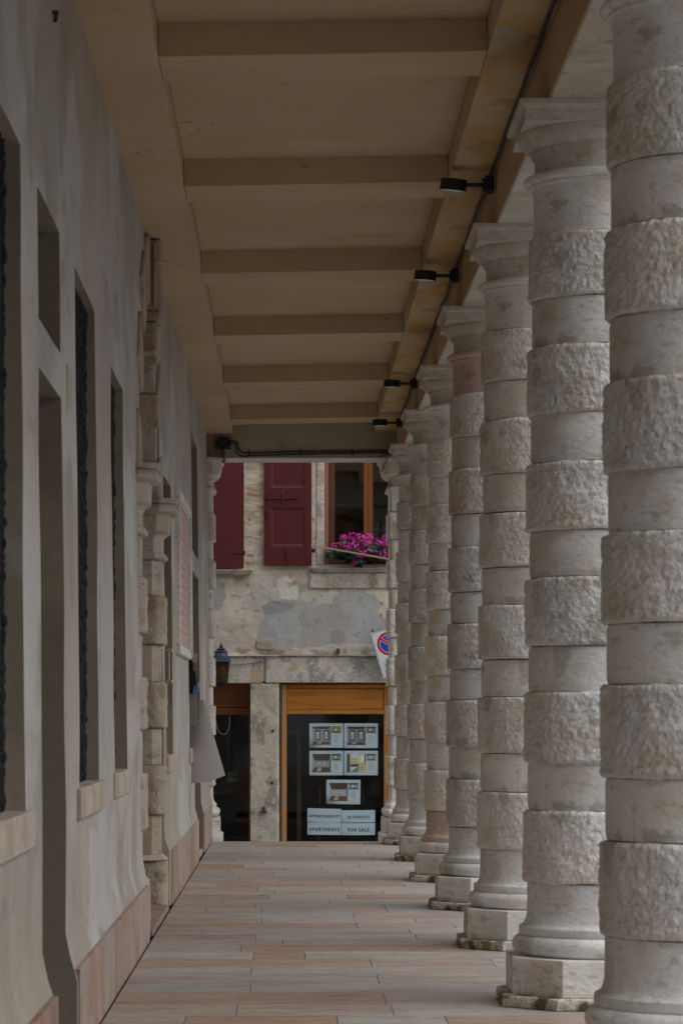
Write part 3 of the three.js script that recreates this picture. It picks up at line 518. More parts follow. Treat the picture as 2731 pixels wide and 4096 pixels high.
// ---------------------------------------------------------------- end piers
const pierLv = JOINTS;
function pier(p, poly, y0, seed, bands) {
  const R = rng(seed);
  mesh('base_slab', mould(poly, [[0.115, y0], [0.115, y0 + 0.125], [0.10, y0 + 0.135]], R()), M.smooth[2], p);
  mesh('plinth', mould(poly, [[0.083, y0 + 0.136], [0.085, y0 + 0.24], [0.08, 0.232]], R()), M.smooth[5], p);
  mesh('torus', mould(poly, [[0.02, 0.233], ...arc(0.03, 0.285, 0.05, -1.5, 1.5, 10), [0.03, 0.336]], R()), M.smooth[2], p);
  mesh('lower_block', mould(poly, [[0.038, 0.337], [0.038, 0.375], [0.024, 0.385], [0.008, 0.41], [0, 0.45], [0, 0.588]], R()), M.smooth[2], p);
  for (let i = 0; i < pierLv.length - 1; i++) {
    const rough = i % 2 === 0, h = pierLv[i + 1] - pierLv[i]; let cx = 0, cz = 0; poly.forEach((q) => { cx += q[0] / poly.length; cz += q[1] / poly.length; });
    const pl = rough ? poly.map(([x, z]) => [x + Math.sign(x - cx) * 0.026, z + Math.sign(z - cz) * 0.026]) : poly;
    mesh(rough ? 'rough_block' : 'smooth_block', roughPrism(pl, h - 0.004, { amp: rough ? 0.012 : 0.003, round: rough ? 0.014 : 0.004, seed: R() * 50, step: 0.03 }), rough ? M.rust[[2, 3, 1][i % 3]] : M.smooth[2], p, [0, pierLv[i] + 0.002, 0]);
  }
  mesh('upper_block', mould(poly, [[0, 3.728], [0, 3.95], [0.012, 3.966]], R()), M.smooth[2], p);
  mesh('astragal', mould(poly, [[0.012, 3.966], ...arc(0.014, 3.998, 0.026, -1.4, 1.4, 8), [0.01, 4.028]], R()), M.smooth[1], p);
  mesh('neck', mould(poly, [[0.008, 4.03], [0.006, 4.12]], R()), bands ? M.grimeDark : M.smooth[1], p);  // banded piers get a darker, grainy neck
  mesh('echinus', mould(poly, [[0.01, 4.121], [0.03, 4.13], [0.06, 4.155], [0.082, 4.19], [0.09, 4.235]], R()), M.smooth[2], p);
  mesh('abacus', mould(poly, [[0.096, 4.236], [0.098, 4.30], [0.112, 4.31], [0.128, 4.33], [0.128, 4.350]], R()), M.smooth[1], p);
  if (bands) mesh('iron_band', mould(poly, [[0.004, 3.70], [0.012, 3.70], [0.012, 3.735], [0.004, 3.735]], 0), M.iron, p);
}
{
  const ch = (x0, x1, z0, z1, c) => [[x0, -z1], [x0, -z0 - c], [x0 + c, -z0], [x1 - c, -z0], [x1, -z0 - c], [x1, -z1]];
  const p = thing('end_pier', 'clustered stone pier of two rough pilasters behind the last column', 'pier');
  pier(p, ch(1.152, 1.262, 33.48, 34.1, 0.022), -0.09, 21, true); pier(p, ch(1.30, 1.75, 33.44, 34.1, 0.05), -0.09, 22, true);
  const q = thing('end_pilaster', 'stone pilaster with capital ending the plaster wall beside the lantern', 'pilaster');
  pier(q, ch(-1.15, -0.885, 33.5, 34.1, 0.03), -0.09, 23, false);
}

// ---------------------------------------------------------------- lamps, cables and fittings under the ceiling
const lampSpots = [[17.45, 0.10, 0.10, 'first round black spotlight, tilted, on the architrave before the third column'], [21.05, 0.07, 0.05, 'second round black spotlight on the architrave before the fourth column'], [27.9, 0.02, 0.03, 'third round black spotlight on the architrave before the sixth column'], [31.62, -0.02, 0.01, 'farthest round black spotlight on the architrave, above the end of the cable']];
for (const [z, tilt, pitch, label] of lampSpots) {
  const l = thing('spotlight', label, 'lamp', [1.222, 4.565, -z], 'black spotlights under the ceiling');
  const h = part('lamp_head', l, [-0.245, 0, 0]); h.rotation.z = -tilt; h.rotation.x = pitch;
  mesh('housing', lathe([[0.03, 0.034], [0.076, 0.034], [0.079, 0.031], [0.079, -0.034], [0.074, -0.034], [0.074, -0.030]], 48), M.black, h);
  mesh('diffuser', new THREE.CylinderGeometry(0.074, 0.074, 0.006, 48).translate(0, -0.030, 0), M.diff, h);
  mesh('arm', rod([-0.17, 0, 0], [-0.04, 0, 0], 0.013, 12), M.black, l);
  mesh('bracket', merge([bx(-0.058, -0.004, -0.045, 0.05, -0.05, 0.05, 0.006), bx(-0.07, -0.05, -0.03, 0.03, -0.03, 0.03, 0.004), rod([-0.075, -0.035, 0.02], [-0.045, -0.035, 0.02], 0.006), rod([-0.075, 0.03, 0.02], [-0.045, 0.03, 0.02], 0.006)]), M.black, l);
}
{
  const pts = [], R = rng(8); for (let z = 2; z <= 31.9; z += 0.44) pts.push([1.212 - 0.010 * R(), 4.650 + 0.012 * (R() - 0.5) - (R() > 0.8 ? 0.018 : 0), -z]);
  tag(mesh('power_cable', tube(pts, 0.010, 300, 7), M.cable), 'black power cable running in the corner of ceiling and architrave past the spotlights', 'cable');
  const J = thing('junction_box', 'flat black junction box on the end beam with a short conduit', 'junction box', [-0.755, 4.525, -33.62]);
  mesh('box', bx(-0.085, 0.085, -0.068, 0.068, 0.0, 0.06, 0.008), M.black, J); mesh('lid', bx(-0.078, 0.078, -0.061, 0.061, 0.058, 0.066, 0.004), M.black, J);
  for (const [sx, sy] of [[-1, -1], [1, -1], [-1, 1], [1, 1]]) mesh('screw', new THREE.SphereGeometry(0.006, 8, 6).translate(sx * 0.068, sy * 0.051, 0.067), M.diff, J);
  mesh('conduit', merge([rod([0.0, -0.06, 0.025], [0.0, -0.22, 0.025], 0.013, 10), rod([0.0, -0.10, 0.025], [0.0, -0.13, 0.025], 0.019, 10), rod([0.0, -0.17, 0.025], [0.0, -0.22, 0.025], 0.022, 10)]), mat([0.12, 0.115, 0.11]), J);
  for (const [d, e] of [[0, 0.02], [0.033, -0.018]]) {
    const c = tube([[-0.67, 4.54 + e, -33.59], [-0.63, 4.542 + e * 0.7, -33.59], [-0.60 + e * 0.5, 4.52, -33.59], [-0.595 + e * 0.8, 4.46, -33.59], [-0.56 + e, 4.425 - d, -33.605], [-0.35, 4.42 - d * 0.9, -33.605], [0.1, 4.432 - d * 0.9, -33.605], [0.6, 4.437 - d * 0.8, -33.605], [1.13, 4.445 - d * 0.7, -33.605]], 0.008, 120, 6);
    tag(mesh('wall_cable', c, M.cable), d ? 'lower of two black cables along the end beam' : 'upper of two black cables along the end beam', 'cable');
  }
  for (const x of [-0.47, 0.12, 0.72]) tag(mesh('cable_clip', bx(x, x + 0.014, 4.385, 4.452, -33.63, -33.594, 0.002), M.cable), `small black cable clip on the end beam ${x < -0.3 ? 'nearest the junction box' : x < 0.5 ? 'at its middle' : 'nearest the columns'}`, 'clip', 'cable clips');
  tag(mesh('loose_wire', tube([[1.15, 4.44, -33.4], [1.135, 4.38, -33.36], [1.09, 4.28, -33.34], [1.07, 4.22, -33.33], [1.05, 4.185, -33.33], [0.985, 4.178, -33.34], [0.962, 4.16, -33.35]], 0.007, 50, 6), mat([0.28, 0.20, 0.10])), 'loose beige wire end hanging by the pier capital', 'wire');
}

// ---------------------------------------------------------------- things on the plaster wall
{
  const z0 = 23.6, z1 = 26.3, y0 = 1.9, y1 = 3.235, xw = -0.925;
  const t = thing('marble_tablet', 'large framed pink marble tablet with rows of worn lettering', 'tablet', [xw, 0, 0]);
  const W = 1024, H = 512, cv = document.createElement('canvas'); cv.width = W; cv.height = H; const x = cv.getContext('2d'); x.fillStyle = '#c9aca0'; x.fillRect(0, 0, W, H);
  const R = rng(17); for (let i = 0; i < 2600; i++) { x.fillStyle = `rgba(${R() > 0.5 ? '225,208,198' : '160,125,112'},${0.05 + 0.1 * R()})`; x.fillRect(R() * W, R() * H, 4 + 46 * R(), 1 + 4 * R()); }
  x.fillStyle = 'rgba(105,84,74,0.62)';             // lettering too worn to read: short strokes in rows
  for (let r = 0; r < 13; r++) { const m = r < 2 ? 260 : 70 + 60 * R(); for (let q = m; q < W - m;) { const w = 3 + 9 * R(); x.fillRect(q, 34 + r * 35, w * 0.6, 15); if (R() > 0.4) x.fillRect(q, 34 + r * 35 + (R() > 0.5 ? 0 : 12), w, 3); q += w + 4 + (R() > 0.82 ? 14 : 0); } }
  const tx = new THREE.CanvasTexture(cv); tx.colorSpace = THREE.SRGBColorSpace;
  const g = new THREE.PlaneGeometry(z1 - z0 - 0.2, y1 - y0 - 0.2); g.rotateY(Math.PI / 2); g.translate(0.022, (y0 + y1) / 2, -(z0 + z1) / 2);
  mesh('slab', bx(-0.05, 0.02, y0 + 0.06, y1 - 0.06, -z0 - 0.06, -z1 + 0.06, 0.003), M.pinkStone, t);
  mesh('inscription', g, new THREE.MeshStandardMaterial({ map: tx, roughness: 0.7 }), t);
  const fr = [[-0.05, 0.05, y0, y0 + 0.07, -z0, -z1], [-0.05, 0.05, y1 - 0.07, y1, -z0, -z1], [-0.05, 0.05, y0 + 0.071, y1 - 0.071, -z0, -z0 - 0.07], [-0.05, 0.05, y0 + 0.071, y1 - 0.071, -z1 + 0.07, -z1]];
  for (const f of fr) { const q = mesh('frame', bx(...f, 0.008, f[2], f[4]), M.smooth[2], t); mesh('inner_bead', bx(0.02, 0.034, f[2] + (f[3] - f[2] > 0.5 ? 0 : f[2] > 3 ? -0.02 : 0.07), f[3] + (f[3] - f[2] > 0.5 ? 0 : f[2] > 3 ? -0.07 : 0.02), f[4] + (Math.abs(f[4] - f[5]) > 0.5 ? -0.09 : f[4] > -24 ? -0.07 : 0.02), f[5] + (Math.abs(f[4] - f[5]) > 0.5 ? 0.09 : f[5] < -26 ? 0.07 * 1 + 0 : -0.02), 0.005), M.smooth[2], q); }
  // clear plate on brass studs
  const pl = thing('clear_plaque', 'narrow clear plaque held off the wall by brass studs beside the portal', 'plaque', [wallX(21.84, 1.77), 1.77, -21.84]);
  mesh('plate', bx(0.028, 0.033, -0.135, 0.135, -0.06, 0.06, 0.001), new THREE.MeshPhysicalMaterial({ color: 0xd8dad8, roughness: 0.15, transmission: 0.7, thickness: 0 }), pl);
  for (const sy of [-1, 1]) for (const sz of [-1, 1]) mesh('stud', merge([rod([-0.01, sy * 0.115, sz * 0.045], [0.045, sy * 0.115, sz * 0.045], 0.007, 10), new THREE.SphereGeometry(0.014, 12, 8).translate(0.046, sy * 0.115, sz * 0.045), new THREE.SphereGeometry(0.012, 12, 8).translate(0.016, sy * 0.115, sz * 0.045)]), M.brass, pl);
  // leaflet rack with leaflets, and the big sheet
  const rk = thing('leaflet_rack', 'black bulging leaflet rack set in the window opening', 'rack', [-0.92, 0, -27.15]);
  const sh = new THREE.Shape(); sh.moveTo(-0.1, 1.27); sh.quadraticCurveTo(0.02, 1.28, 0.058, 1.50); sh.quadraticCurveTo(0.075, 1.68, 0.04, 1.84); sh.quadraticCurveTo(0.01, 1.98, -0.06, 2.02); sh.lineTo(-0.1, 2.02); sh.lineTo(-0.1, 1.27);
  mesh('body', new THREE.ExtrudeGeometry(sh, { depth: 0.5, bevelEnabled: true, bevelSize: 0.008, bevelThickness: 0.008, curveSegments: 16 }).translate(0, 0, -0.25), mat([0.012, 0.012, 0.014], { roughness: 0.8 }), rk);
  mesh('holder', bx(0.0, 0.07, 1.30, 1.60, 0.24, 0.275, 0.004), mat([0.30, 0.28, 0.19], { roughness: 0.3 }), rk);
  const lf = (n, l, c, x0, y, w, h, rz, z) => { const o = mesh('leaflet', bx(-w / 2, w / 2, -h / 2, h / 2, -0.002, 0.002, 0), mat(c, { roughness: 0.5 }), scene, [x0, y, z]); o.rotation.z = rz; tag(o, l, 'leaflet', 'leaflets in the black rack'); };
  lf('a', 'pale grey leaflet at the top of the black rack', [0.42, 0.43, 0.46], -0.862, 1.93, 0.035, 0.085, -0.25, -26.86); lf('b', 'small orange and dark leaflet below the grey one on the rack', [0.42, 0.16, 0.05], -0.868, 1.845, 0.03, 0.06, -0.1, -26.87);
  lf('c', 'bright blue leaflets standing in the rack holder', [0.06, 0.22, 0.62], -0.858, 1.635, 0.042, 0.075, -0.2, -26.84); lf('d', 'white leaflet edge beside the blue leaflets', [0.6, 0.6, 0.62], -0.834, 1.66, 0.02, 0.09, -0.3, -26.845);
  // sheet: held at the top by the wall, its free edge swung out into the passage
  const nu = 14, nv = 20, pos = [], uv = [], idx = []; for (let j = 0; j <= nv; j++) for (let i = 0; i <= nu; i++) { const v = j / nv, u = i / nu, xl = -0.878 - 0.03 * Math.sin(v * 2.4), xr = lerp(-0.785, -0.588, Math.pow(v, 1.05)), yl = lerp(1.535, 0.775, v), yr = lerp(1.548, 0.85, v); pos.push(lerp(xl, xr, u), lerp(yl, yr, u) - 0.018 * Math.sin(Math.PI * u) * v, -26.9 - 0.07 * (1 - u) * (1 - u) - 0.03 * Math.sin(v * 3) * u); uv.push(u * 0.3, v * 0.75); }
  for (let j = 0; j < nv; j++) for (let i = 0; i < nu; i++) { const a = j * (nu + 1) + i; idx.push(a, a + nu + 1, a + 1, a + 1, a + nu + 1, a + nu + 2); }
  const sg = new THREE.BufferGeometry(); sg.setAttribute('position', new THREE.Float32BufferAttribute(pos, 3)); sg.setAttribute('uv', new THREE.Float32BufferAttribute(uv, 2)); sg.setIndex(idx); sg.computeVertexNormals();
  tag(mesh('card_sheet', sg, mat([0.56, 0.55, 0.545], { roughness: 0.75, side: THREE.DoubleSide })), 'large blank pale grey card sheet swinging out from the wall under the leaflet rack', 'sheet');
  tag(mesh('paper_scrap', bx(-0.815, -0.785, 0.002, 0.008, -31.08, -31.13, 0.002), M.white), 'tiny white paper scrap on the floor near the far end of the skirting', 'litter');
}

// ---------------------------------------------------------------- the old house across the street
const HZ = -37.5;                                   // its front
const fx = (u) => -1.2083 + 0.001758 * u, fa = (v) => 5.124 - 0.001758 * v, fb = (v) => 2.560 - 0.001758 * v;   // survey units to metres: across, upper half, shop half
{
  // front wall plaster: beige coats, grey cement repairs, a white bare patch, brick and grime showing
  const inPoly = (p, x, y) => { let d = 1e9, s = false; for (let i = 0, j = p.length - 1; i < p.length; j = i++) { const [ax, ay] = p[i], [bx_, by] = p[j]; if ((ay > y) !== (by > y) && x < (bx_ - ax) * (y - ay) / (by - ay) + ax) s = !s; const t = clamp(((x - ax) * (bx_ - ax) + (y - ay) * (by - ay)) / ((bx_ - ax) ** 2 + (by - ay) ** 2)); d = Math.min(d, Math.hypot(x - ax - t * (bx_ - ax), y - ay - t * (by - ay))); } return s ? -d : d; };
  const K = (l) => l.map(([u, v]) => [fx(u), fa(v)]);
  const cement = K([[440, 1660], [462, 1510], [500, 1400], [500, 1330], [560, 1290], [700, 1310], [760, 1285], [870, 1300], [990, 1300], [1020, 1240], [1110, 1205], [1220, 1205], [1310, 1240], [1345, 1300], [1340, 1400], [1395, 1410], [1400, 1600], [1280, 1612], [1100, 1588], [800, 1625], [580, 1640], [520, 1700]]);
  const darkC = K([[495, 1330], [565, 1285], [640, 1272], [745, 1285], [700, 1330], [630, 1368], [520, 1385]]), darkD = K([[745, 1150], [815, 1155], [812, 1200], [770, 1232], [755, 1250]]), darkE = K([[985, 1495], [1060, 1490], [1085, 1520], [1080, 1575], [1000, 1580]]), darkF = K([[675, 1092], [700, 1090], [708, 1118], [690, 1122]]);
  const leftG = K([[90, 1110], [150, 1120], [215, 1150], [228, 1250], [190, 1335], [140, 1368], [90, 1360]]);
  const white = K([[600, 1110], [690, 1098], [750, 1150], [770, 1240], [715, 1300], [640, 1290], [600, 1200]]);
  const bare = K([[360, 200], [505, 200], [505, 760], [440, 900], [430, 1090], [360, 1100]]);
  const bricks = [[400, 505, 40, 14], [440, 510, 26, 10], [400, 952, 34, 10], [392, 1012, 34, 9], [385, 1166, 16, 12], [862, 690, 10, 14], [395, 690, 12, 16], [1355, 1385, 12, 20], [1360, 1300, 12, 14]];
  T.house = colTex(1280, 1024, 10, 8, (U, V) => {
    const x = U * 10 - 5, y = V * 8, w = 0.09 * (tf(U, V, 40, 32, 5, 6) - 0.5), w2 = 0.05 * (tf(U, V, 160, 130, 8, 4) - 0.5), e = w + w2;
    const a = tf(U, V, 24, 20, 3, 5), b = tf(U, V, 30, 26, 77, 5), f = tn(U, V, 1000, 800, 2), g = tf(U, V, 150, 120, 50, 3), r = tf(U, V, 20, 12, 61, 5);
    let c = mix([0.67, 0.585, 0.47], [0.57, 0.50, 0.41], sst(0.38, 0.62, a)); c = mix(c, [0.72, 0.66, 0.56], 0.7 * sst(0.56, 0.68, b)); c = mix(c, [0.52, 0.36, 0.26], 0.6 * sst(0.50, 0.64, r)); c = mix(c, [0.36, 0.29, 0.21], 0.6 * sst(0.64, 0.78, g)); c = mix(c, [0.48, 0.45, 0.40], 0.4 * sst(0.54, 0.70, tf(U, V, 16, 18, 131, 6)));
    if (x > -2.2 && x < 2.2 && y > 1.9) {
      let d = inPoly(bare, x, y) + e; if (d < 0.02) { c = mix(c, mix([0.66, 0.56, 0.42], [0.48, 0.39, 0.28], sst(0.4, 0.62, tf(U, V, 60, 130, 7, 4))), sst(0.02, -0.01, d)); }
      d = inPoly(leftG, x, y) + e; c = mix(c, [0.36, 0.345, 0.32], 0.85 * sst(0.01, -0.01, d));
      d = inPoly(cement, x, y) + e * 0.9; const ce = sst(0.018, -0.014, d); if (ce > 0) { let q = mix([0.46, 0.45, 0.43], [0.40, 0.395, 0.38], sst(0.4, 0.6, a)); q = mix(q, [0.33, 0.30, 0.23], 0.5 * sst(0.52, 0.66, tf(U, V, 30, 18, 99, 5))); q = mix(q, [0.47, 0.40, 0.31], 0.5 * sst(0.6, 0.7, b)); c = mix(c, q, ce); }
      c = mix(c, [0.74, 0.70, 0.63], 0.85 * sst(0.01, -0.015, inPoly(white, x, y) + e) * sst(0.35, 0.5, tf(U, V, 90, 70, 44, 4) + 0.12));
      for (const p of [darkC, darkD, darkE, darkF]) { d = inPoly(p, x, y) + e * 0.6; c = mix(c, [0.31, 0.30, 0.28], 0.75 * sst(0.014, -0.012, d)); }
      for (const [u, v, p, q] of bricks) { const t = Math.hypot((x - fx(u)) / (p * 0.00176), (y - fa(v)) / (q * 0.00176)) + 5 * e; c = mix(c, [0.42, 0.19, 0.10], 0.85 * sst(1.1, 0.8, t)); }
      { const t = Math.hypot(x - fx(725), y - fa(1150)) + e * 0.5; c = mix(c, [0.36, 0.22, 0.09], 0.7 * sst(0.045, 0.036, t) * (0.55 + 0.45 * sst(0.03, 0.036, t))); }
      const gr = sst(fa(1230), fa(1115), y) * sst(fa(1090), fa(1110), y) * sst(fx(440), fx(300), x); c = mix(c, [0.20, 0.18, 0.15], 0.75 * gr * sst(0.42, 0.6, tf(U, V, 60, 40, 21, 5)));
      const ln = sst(2.16, 2.18, y) * sst(2.30, 2.20, y) * sst(0.46, 0.6, tf(U, V, 50, 60, 25, 5)); c = mix(c, [0.14, 0.13, 0.10], 0.7 * ln);
      const cr = Math.abs(tf(U, V, 26, 22, 87, 5) - 0.5); c = mix(c, [0.16, 0.13, 0.10], 0.6 * sst(0.008, 0.002, cr) * sst(0.55, 0.62, tf(U, V, 14, 11, 6, 3)));
    }
    const k = 0.9 + 0.2 * f; return c.map((q) => q * k);
  });
  T.houseB = valTex(1024, 820, 10, 8, (U, V) => { const x = U * 10 - 5, y = V * 8, e = 0.09 * (tf(U, V, 40, 32, 5, 6) - 0.5) + 0.05 * (tf(U, V, 160, 130, 8, 4) - 0.5); let k = 0.6 + 0.5 * (tf(U, V, 90, 90, 3, 5) - 0.5); if (x > -2.2 && x < 2.2 && y > 1.9) { k = lerp(k, 0.42 + 0.10 * tf(U, V, 200, 160, 5, 2), sst(0.014, -0.012, inPoly(cement, x, y) + e * 0.9)); k = lerp(k, 0.35 + 0.8 * (tf(U, V, 60, 160, 7, 5) - 0.4), sst(0.02, -0.01, inPoly(bare, x, y) + e)); } return k - 0.15 * sst(0.66, 0.80, tf(U, V, 150, 120, 50, 3)); });
  T.house.offset.set(0.5, 0); T.houseB.offset.set(0.5, 0);
  M.house = mat([1.0, 1.0, 1.0], { map: T.house, bumpMap: T.houseB, bumpScale: 0.022, roughness: 0.95 });

  const h = thing('old_house', 'old house across the street with patched plaster, red shutters and wooden shop fronts', 'house');
  const sh = new THREE.Shape([[-6, -0.55], [7, -0.55], [7, 9.5], [-6, 9.5]].map((p) => new THREE.Vector2(...p)));
  const cut = (x0, x1, y0, y1) => sh.holes.push(new THREE.Path([[x0, y0], [x0, y1], [x1, y1], [x1, y0]].map((p) => new THREE.Vector2(...p))));
  cut(-1.55, -0.60, 3.29, 5.1); cut(0.44, 1.75, 3.335, 5.2); cut(-1.8, 1.30, -0.53, 2.0);
  mesh('wall', new THREE.ExtrudeGeometry(sh, { depth: 0.45, bevelEnabled: false }).translate(0, 0, HZ - 0.45), M.house, h);
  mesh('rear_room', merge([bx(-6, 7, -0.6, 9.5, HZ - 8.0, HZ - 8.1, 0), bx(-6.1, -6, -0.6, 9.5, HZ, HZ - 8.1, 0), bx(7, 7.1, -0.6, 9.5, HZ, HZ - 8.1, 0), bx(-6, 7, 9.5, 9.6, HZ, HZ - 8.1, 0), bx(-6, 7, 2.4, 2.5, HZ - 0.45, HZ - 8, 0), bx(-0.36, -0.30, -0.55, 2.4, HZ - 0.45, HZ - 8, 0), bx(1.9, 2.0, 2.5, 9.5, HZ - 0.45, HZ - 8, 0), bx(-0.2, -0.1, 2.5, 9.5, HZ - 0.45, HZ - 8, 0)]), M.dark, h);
  // stone lintel in two blocks with a cement joint, iron strip on top, pillar
  const LZ = HZ + 0.035;
  mesh('lintel_stone', bx(-1.95, fx(492), 1.813, 2.155, LZ, HZ - 0.42, 0.012, 0.2, 0.1), M.coarse, h); mesh('lintel_stone', bx(fx(514), 1.75, 1.817, 2.155, LZ + 0.004, HZ - 0.42, 0.012, 1.1, 0.5), M.coarse, h);
  mesh('lintel_joint', bx(fx(492), fx(514), 1.835, 2.15, LZ - 0.012, HZ - 0.4, 0), mat([0.34, 0.34, 0.325]), h);
  mesh('ledge_strip', bx(-1.95, 1.75, 2.157, 2.17, LZ + 0.02, HZ - 0.1, 0.003, 3, 1), M.coarse, h);
  mesh('pillar', roughPrism([[fx(405), HZ + 0.03], [fx(612), HZ + 0.03], [fx(612), HZ - 0.42], [fx(405), HZ - 0.42]], 2.345, { amp: 0.006, round: 0.01, seed: 4, step: 0.04 }), mat([0.98, 0.95, 0.9], { map: T.coarse, bumpMap: T.coarseB, bumpScale: 0.004 }), h, [0, -0.535, 0]);
  for (const [u, v] of [[568, 770], [562, 1150]]) mesh('iron_peg', new THREE.IcosahedronGeometry(0.017, 1).translate(fx(u), fb(v), HZ + 0.035), M.iron, h);
  mesh('iron_rest', merge([bx(fx(478), fx(526), fb(1368), fb(1352), HZ + 0.075, HZ + 0.02, 0.004), bx(fx(492), fx(514), fb(1350), fb(1325), HZ + 0.05, HZ + 0.02, 0.004)]), M.rustIron, h);
  mesh('iron_stub', bx(fx(1031), fx(1054), fb(210), fb(172), LZ + 0.075, HZ, 0.003), M.rustIron, h);

  // shop fronts
  const shopR = part('shop_front', h); { const z = HZ - 0.06;
    mesh('dark_post', bx(fx(612), fx(632), -0.53, 1.812, z + 0.03, z - 0.12, 0.003), M.brownV, shopR);
    mesh('post', bx(fx(632), fx(667), -0.53, 1.80, z + 0.02, z - 0.06, 0.006, 0.3, 0.2, true), M.flake, shopR); mesh('post', bx(fx(1377), fx(1410), -0.53, 1.80, z + 0.02, z - 0.06, 0.006, 0, 0, true), M.orange, shopR);
    mesh('head_rail', bx(fx(667), fx(1377), fb(462), 1.80, z + 0.015, z - 0.06, 0.004, 0, 0.3), M.orange, shopR); mesh('fascia_board', bx(fx(669), fx(1374), fb(616), fb(465), z + 0.006, z - 0.05, 0.004, 1, 0.1), M.orange, shopR);
    mesh('transom_rail', bx(fx(667), fx(1377), fb(650), fb(619), z + 0.022, z - 0.06, 0.005, 0.5, 0), M.orange, shopR);
    mesh('pane', new THREE.PlaneGeometry(fx(1377) - fx(667), fb(650) + 0.53).translate((fx(1377) + fx(667)) / 2, (fb(650) - 0.53) / 2, z - 0.02), M.glass, shopR);
    mesh('bottom_rail', bx(fx(667), fx(1377), -0.53, -0.33, z + 0.02, z - 0.06, 0.005), M.orange, shopR);
    mesh('inner_stand', merge([bx(fx(742), fx(775), -0.4, fb(750), z - 0.30, z - 0.34, 0.004), bx(fx(670), fx(840), fb(800), fb(772), z - 0.33, z - 0.36, 0.004), bx(fx(905), fx(915), -0.4, fb(1200), z - 0.25, z - 0.27, 0), bx(fx(1228), fx(1236), -0.4, fb(1205), z - 0.25, z - 0.27, 0), bx(fx(905), fx(1236), fb(1205), fb(1198), z - 0.25, z - 0.27, 0)]), mat([0.045, 0.047, 0.055]), shopR);
  }
  const shopL = part('shop_front', h); { const z = HZ - 0.20;
    mesh('fascia_board', bx(-1.75, fx(403), fb(600), 1.81, z, z - 0.05, 0.004, 2, 0.2), M.orangeV, shopL); mesh('transom_rail', bx(-1.75, fx(390), fb(655), fb(604), z + 0.02, z - 0.05, 0.004, 1, 0.4), M.orangeV, shopL);
    mesh('post', bx(fx(390), fx(404), -0.53, fb(604), z + 0.02, z - 0.05, 0.004, 0, 0, true), M.orangeV, shopL); mesh('pane', new THREE.PlaneGeometry(fx(390) + 1.75, fb(655) + 0.53).translate((fx(390) - 1.75) / 2, (fb(655) - 0.53) / 2, z - 0.02), M.glass, shopL);
    mesh('sticker', bx(fx(232), fx(303), fb(1148), fb(1112), z - 0.03, z - 0.032, 0), mat([0.05, 0.055, 0.03]), shopL); mesh('sticker', bx(fx(236), fx(303), fb(1100), fb(1075), z - 0.03, z - 0.032, 0), mat([0.045, 0.045, 0.03]), shopL);
  }
  tag(mesh('hanging_wire', tube([[fx(146), fb(672), HZ - 0.19], [fx(158), fb(745), HZ - 0.185], [fx(185), fb(792), HZ - 0.185], [fx(215), fb(798), HZ - 0.185], [fx(243), fb(762), HZ - 0.185], [fx(252), fb(672), HZ - 0.19]], 0.0035, 40, 5), mat([0.42, 0.47, 0.40])), 'thin pale wire looped in front of the dark shop door glass', 'wire');
  tag(mesh('lintel_wire', tube([[fx(205), fb(266), LZ + 0.03], [fx(300), fb(284), LZ + 0.012], [fx(400), fb(277), LZ + 0.010], [fx(500), fb(256), LZ + 0.008], [fx(640), fb(221), LZ + 0.025], [fx(900), fb(218), LZ + 0.028], [fx(1320), fb(217), LZ + 0.028]], 0.005, 80, 6), mat([0.36, 0.34, 0.30])), 'thin grey wire drooping from the ledge to the lantern across the lintel', 'wire');

  // upper windows, shutters, sills
  const shutter = (name, x0, x1, y0, y1, z, panels) => {
    const s = part(name, h, [0, 0, 0]); const st = 0.085;
    if (!panels) mesh('board', bx(x0, x1, y0, y1, z, z - 0.035, 0.005, 0.3, 0.2), M.redPaint, s);
    else {
      mesh('backing', bx(x0 + 0.01, x1 - 0.01, y0 + 0.01, y1 - 0.01, z - 0.022, z - 0.036, 0), M.redPaint, s);
      mesh('stile', bx(x0, x0 + 0.092, y0, y1, z, z - 0.035, 0.005, 0.1, 0), M.redPaint, s); mesh('stile', bx(x1 - 0.092, x1, y0, y1, z, z - 0.035, 0.005, 0.4, 0), M.redPaint, s);
      for (const [a, b] of panels.rails) mesh('rail', bx(x0 + 0.092, x1 - 0.092, a, b, z - 0.001, z - 0.035, 0.004, a, 0), M.redPaint, s);
      for (const [a, b] of panels.fields) {
        mesh('panel', bx(x0 + 0.115, x1 - 0.115, a + 0.023, b - 0.023, z - 0.013, z - 0.03, 0.004, a, 0.3), M.redPaint, s);
        const fr = mould([[x0 + 0.115, a + 0.023], [x1 - 0.115, a + 0.023], [x1 - 0.115, b - 0.023], [x0 + 0.115, b - 0.023]], [[-0.004, 0.0], [-0.004, 0.004], [0.006, 0.010], [0.012, 0.006], [0.023, 0.014], [0.023, 0.0]]); // bead round the field
        const q = fr.attributes.position; const keep = []; for (let i = 0; i < q.count; i += 3) { const ys_ = [q.getY(i), q.getY(i + 1), q.getY(i + 2)]; if (Math.max(...ys_) - Math.min(...ys_) < 1e-6) continue; for (let k = 0; k < 3; k++) keep.push(q.getX(i + k), q.getZ(i + k), z - 0.016 + q.getY(i + k)); }
        const bg = new THREE.BufferGeometry(); bg.setAttribute('position', new THREE.Float32BufferAttribute(keep, 3)); bg.computeVertexNormals(); mesh('bead', boxUV(bg), M.redPaint, s);
      }
    }
    return s;
  };
  const sL = shutter('shutter', -0.51, 0, fa(1046), 5.1, 0, null); sL.position.set(fx(358), 0, HZ + 0.05); sL.rotation.y = 0.07;
